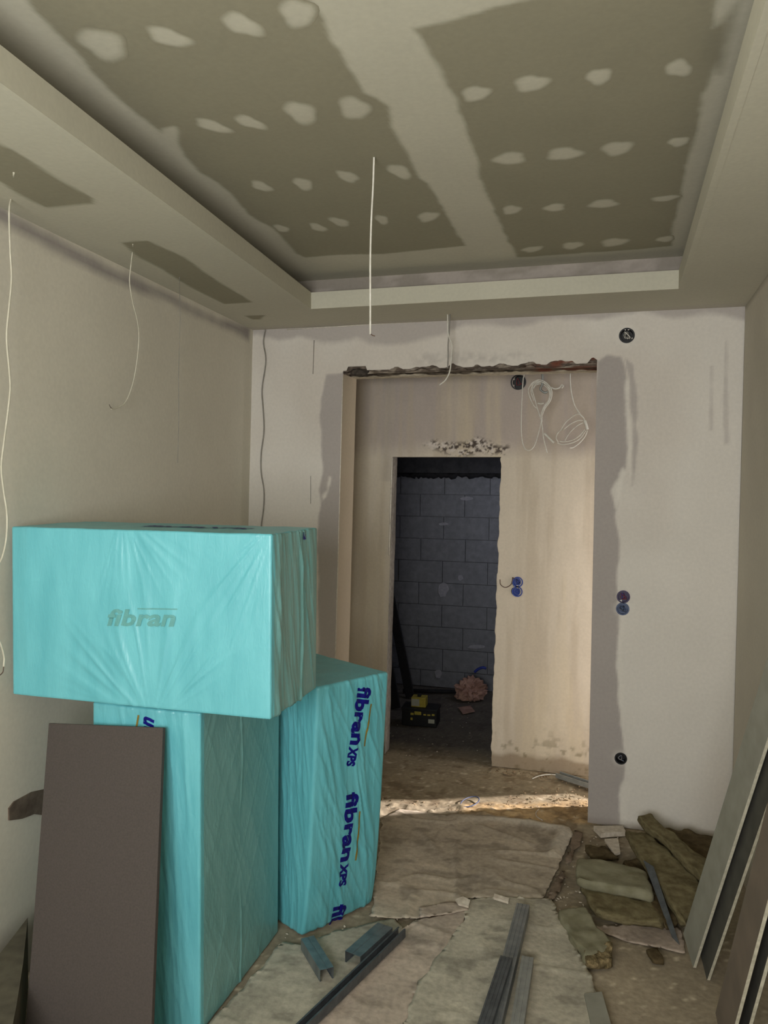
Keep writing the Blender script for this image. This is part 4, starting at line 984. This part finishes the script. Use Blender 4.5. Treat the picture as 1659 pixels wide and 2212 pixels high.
tube('cable_tie', [hp(550, 810), hp(570, 850), hp(580, 890), hp(575, 930)], .0062, M_white, co)
tube('cable_end', [hp(630, 1130), hp(680, 1180), hp(800, 1300)], [.007]*17, M_white, co)
tube('hook', [hp(590, 60), hp(600, 150), hp(590, 260), hp(560, 340), hp(640, 400), hp(690, 380)], .007, M_steellight, co)
tube('cable_end', [hp(740, 300), hp(820, 330), hp(900, 310), hp(940, 260), hp(970, 280), hp(940, 320)], .0045, M_white, co)
c2 = empty('cable_coil', hp(1095, 60)); tag(c2, 'white cable hanging in open loops tied at one side, right end of the hallway', 'cable')
tube('cable_sheath', [Vector((hp(1095, -60).x, Y3, 3.058)), hp(1095, -60), hp(1097, 250), hp(1120, 430), hp(1170, 620), hp(1260, 770), hp(1330, 850), hp(1370, 980)], .0036, M_white, c2)
for P in ([(1330, 850), (1230, 780), (1080, 870), (990, 960), (930, 1060)], [(1330, 900), (1230, 900), (1100, 960), (1000, 1040), (950, 1080)], [(1320, 940), (1220, 990), (1100, 1100), (1040, 1180), (1000, 1260)],
          [(1350, 1060), (1260, 1170), (1130, 1250), (980, 1280), (900, 1270)], [(1370, 1080), (1280, 1210), (1150, 1290), (960, 1330), (860, 1300)], [(1400, 1080), (1360, 1180), (1260, 1300), (1150, 1380), (1080, 1390)],
          [(930, 1060), (860, 1140), (840, 1220), (880, 1290)]):
    tube('coil_turn', [hp(x, y, random.uniform(-.02, .02)) for x, y in P], .0032, M_white, c2)
tube('cable_tie', [hp(1350, 900), hp(1380, 980), hp(1400, 1060)], .009, M_white, c2)

# ---------------------------------------------------------------- small things on the floors
ring = [onz(1015+20*math.cos(a), 1732+10*math.sin(a)-5*math.cos(a), .012) for a in [6.283*k/16 for k in range(17)]]
tag(tube('plastic_ring', ring, .0035, M_band, n=6, k=3), 'blue plastic strap ring lying on the hallway threshold', 'strap')
tag(tube('curved_wire', [onz(x, y, .014) for x, y in ((1165, 1747), (1158, 1755), (1160, 1764), (1172, 1772))], .003, M_chip, n=6), 'small curved pale wire on the sandy threshold', 'wire')
tag(tube('white_stick', [onz(x, y, .014) for x, y in ((1150, 1682), (1165, 1676), (1185, 1673), (1204, 1674))], .004, M_white, n=6), 'thin white bent strip before the pale hallway channel', 'debris')
tag(tube('blue_strip', [ony(x, y, YC-.05) for x, y in ((1025, 1452), (1032, 1446), (1042, 1442), (1050, 1444))], .012, M_bluetape, n=8), 'curved blue plastic piece against the block wall', 'debris')

# tool battery pack shape: black ribbed box with yellow top, in the dark room
bx0 = onz(872, 1570); 
tb = empty('tool_box', onz(905, 1566)); tag(tb, 'black box with yellow markings standing on the dark room floor', 'toolbox')
A = onz(868, 1566); B = onz(943, 1572); u = (B-A).normalized(); s = Vector((-u.y, u.x, 0)); s = s if s.y > 0 else -s
def obb(name, a0, a1, d0, d1, z0_, z1, mat, parent):
    c = [A+u*a0+s*d0, A+u*a1+s*d0, A+u*a1+s*d1, A+u*a0+s*d1]
    V = [Vector((p.x, p.y, z0_)) for p in c]+[Vector((p.x, p.y, z1)) for p in c]; _, f_ = box_vf((0, 0, 0), (1, 1, 1))
    o_ = mesh_obj(name, V, f_, mat, parent)
    bv_ = o_.modifiers.new('b', 'BEVEL'); bv_.width = .004; bv_.segments = 2
    return o_
Lb_ = (B-A).length
obb('box_body', 0, Lb_, 0, .17, .0, .115, M_black, tb)
obb('box_lid', -.006, Lb_+.006, -.006, .176, .115, .14, M_black, tb)
for (a0, a1, z0_, z1) in ((.25, .34, .085, .103), (.36, .56, .09, .118), (.62, .70, .088, .1), (.73, .82, .088, .1), (.86, .94, .09, .104), (.25, .31, .045, .065)):
    obb('yellow_mark', Lb_*a0, Lb_*a1, -.002 if z1 < .116 else -.008, .001, z0_, z1, M_yellow, tb)
obb('pale_mark', Lb_*.76, Lb_*.94, -.002, .001, .03, .062, M_pale, tb)
cn = empty('yellow_container', A+u*.12+s*.08+Vector((0, 0, .1405))); tag(cn, 'yellow container standing on the black box in the dark room', 'container')
obb('container_body', Lb_*.24, Lb_*.66, .03, .13, .1405, .215, M_yellow, cn)
obb('container_label', Lb_*.25, Lb_*.48, .028, .031, .15, .205, M_pale, cn)
obb('container_cap', Lb_*.4, Lb_*.5, .06, .10, .215, .235, M_black, cn)

# crumpled paper sack
pc0 = onz(1014, 1516)
bm = bmesh.new(); bmesh.ops.create_icosphere(bm, subdivisions=4, radius=1)
for v in bm.verts:
    c_ = v.co.copy()
    n1 = float(fbm(np.array([c_.x*2.2+c_.z*1.7+3]), np.array([c_.y*2.2+c_.z*.9+9]), 3)[0]); n2 = 1-abs(2*float(fbm(np.array([c_.x*4+8-c_.y*2]), np.array([c_.z*4+2+c_.y]), 2)[0])-1)
    r_ = .42+.75*n1+.45*n2*abs(n2)
    v.co = Vector((c_.x*.12*r_, c_.y*.10*r_, max(c_.z*.11*r_+.075, .004)))+Vector((pc0.x, pc0.y+.08, 0))
me = bpy.data.meshes.new('paper_sack'); bm.to_mesh(me); bm.free(); me.materials.append(M_bag)
tag(link(bpy.data.objects.new('paper_sack', me)), 'crumpled brownish pink paper sack on the dark room floor', 'sack')
tag(prism_n('paper_scrap', [onz(990, 1528, .012), onz(1016, 1524, .014), onz(1026, 1536, .012), onz(1000, 1542, .01)], (0, 0, -.004), M_bag), 'flat torn piece of pinkish paper in front of the sack', 'debris')
# dark planks leaning in the left of the doorway
def plank(P0, P1, w, t, mat, label):
    P0 = Vector(P0); P1 = Vector(P1); u_ = (P1-P0).normalized(); s_ = Vector((0, 1, 0)).cross(u_).normalized(); n_ = u_.cross(s_)
    pts = [P0-s_*w/2, P0+s_*w/2, P1+s_*w/2, P1-s_*w/2]
    return tag(prism_n('leaning_plank', pts, n_*t, mat), label, 'plank', 'dark planks leaning in the block room')
M_plank = simple('dark_wood', (.018, .017, .018), (.010, .010, .011), 30, .8)
fz = lambda x, y: onz(x, y, .01)
f1 = fz(885, 1506); plank(f1, ony(838, 1270, f1.y+.25), .075, .03, M_plank, 'longer dark plank leaning inside the doorway, right one of two')
f2 = fz(852, 1530); plank(f2, ony(820, 1340, f2.y+.25), .09, .03, M_plank, 'dark plank leaning inside the doorway, left one of two')
f3 = onz(850, 1492, .012)
tag(tube('steel_bar', [onz(870, 1492, .02), onz(985, 1494, .02)], .018, M_plank, n=8), 'dark bar lying along the foot of the block wall', 'bar')
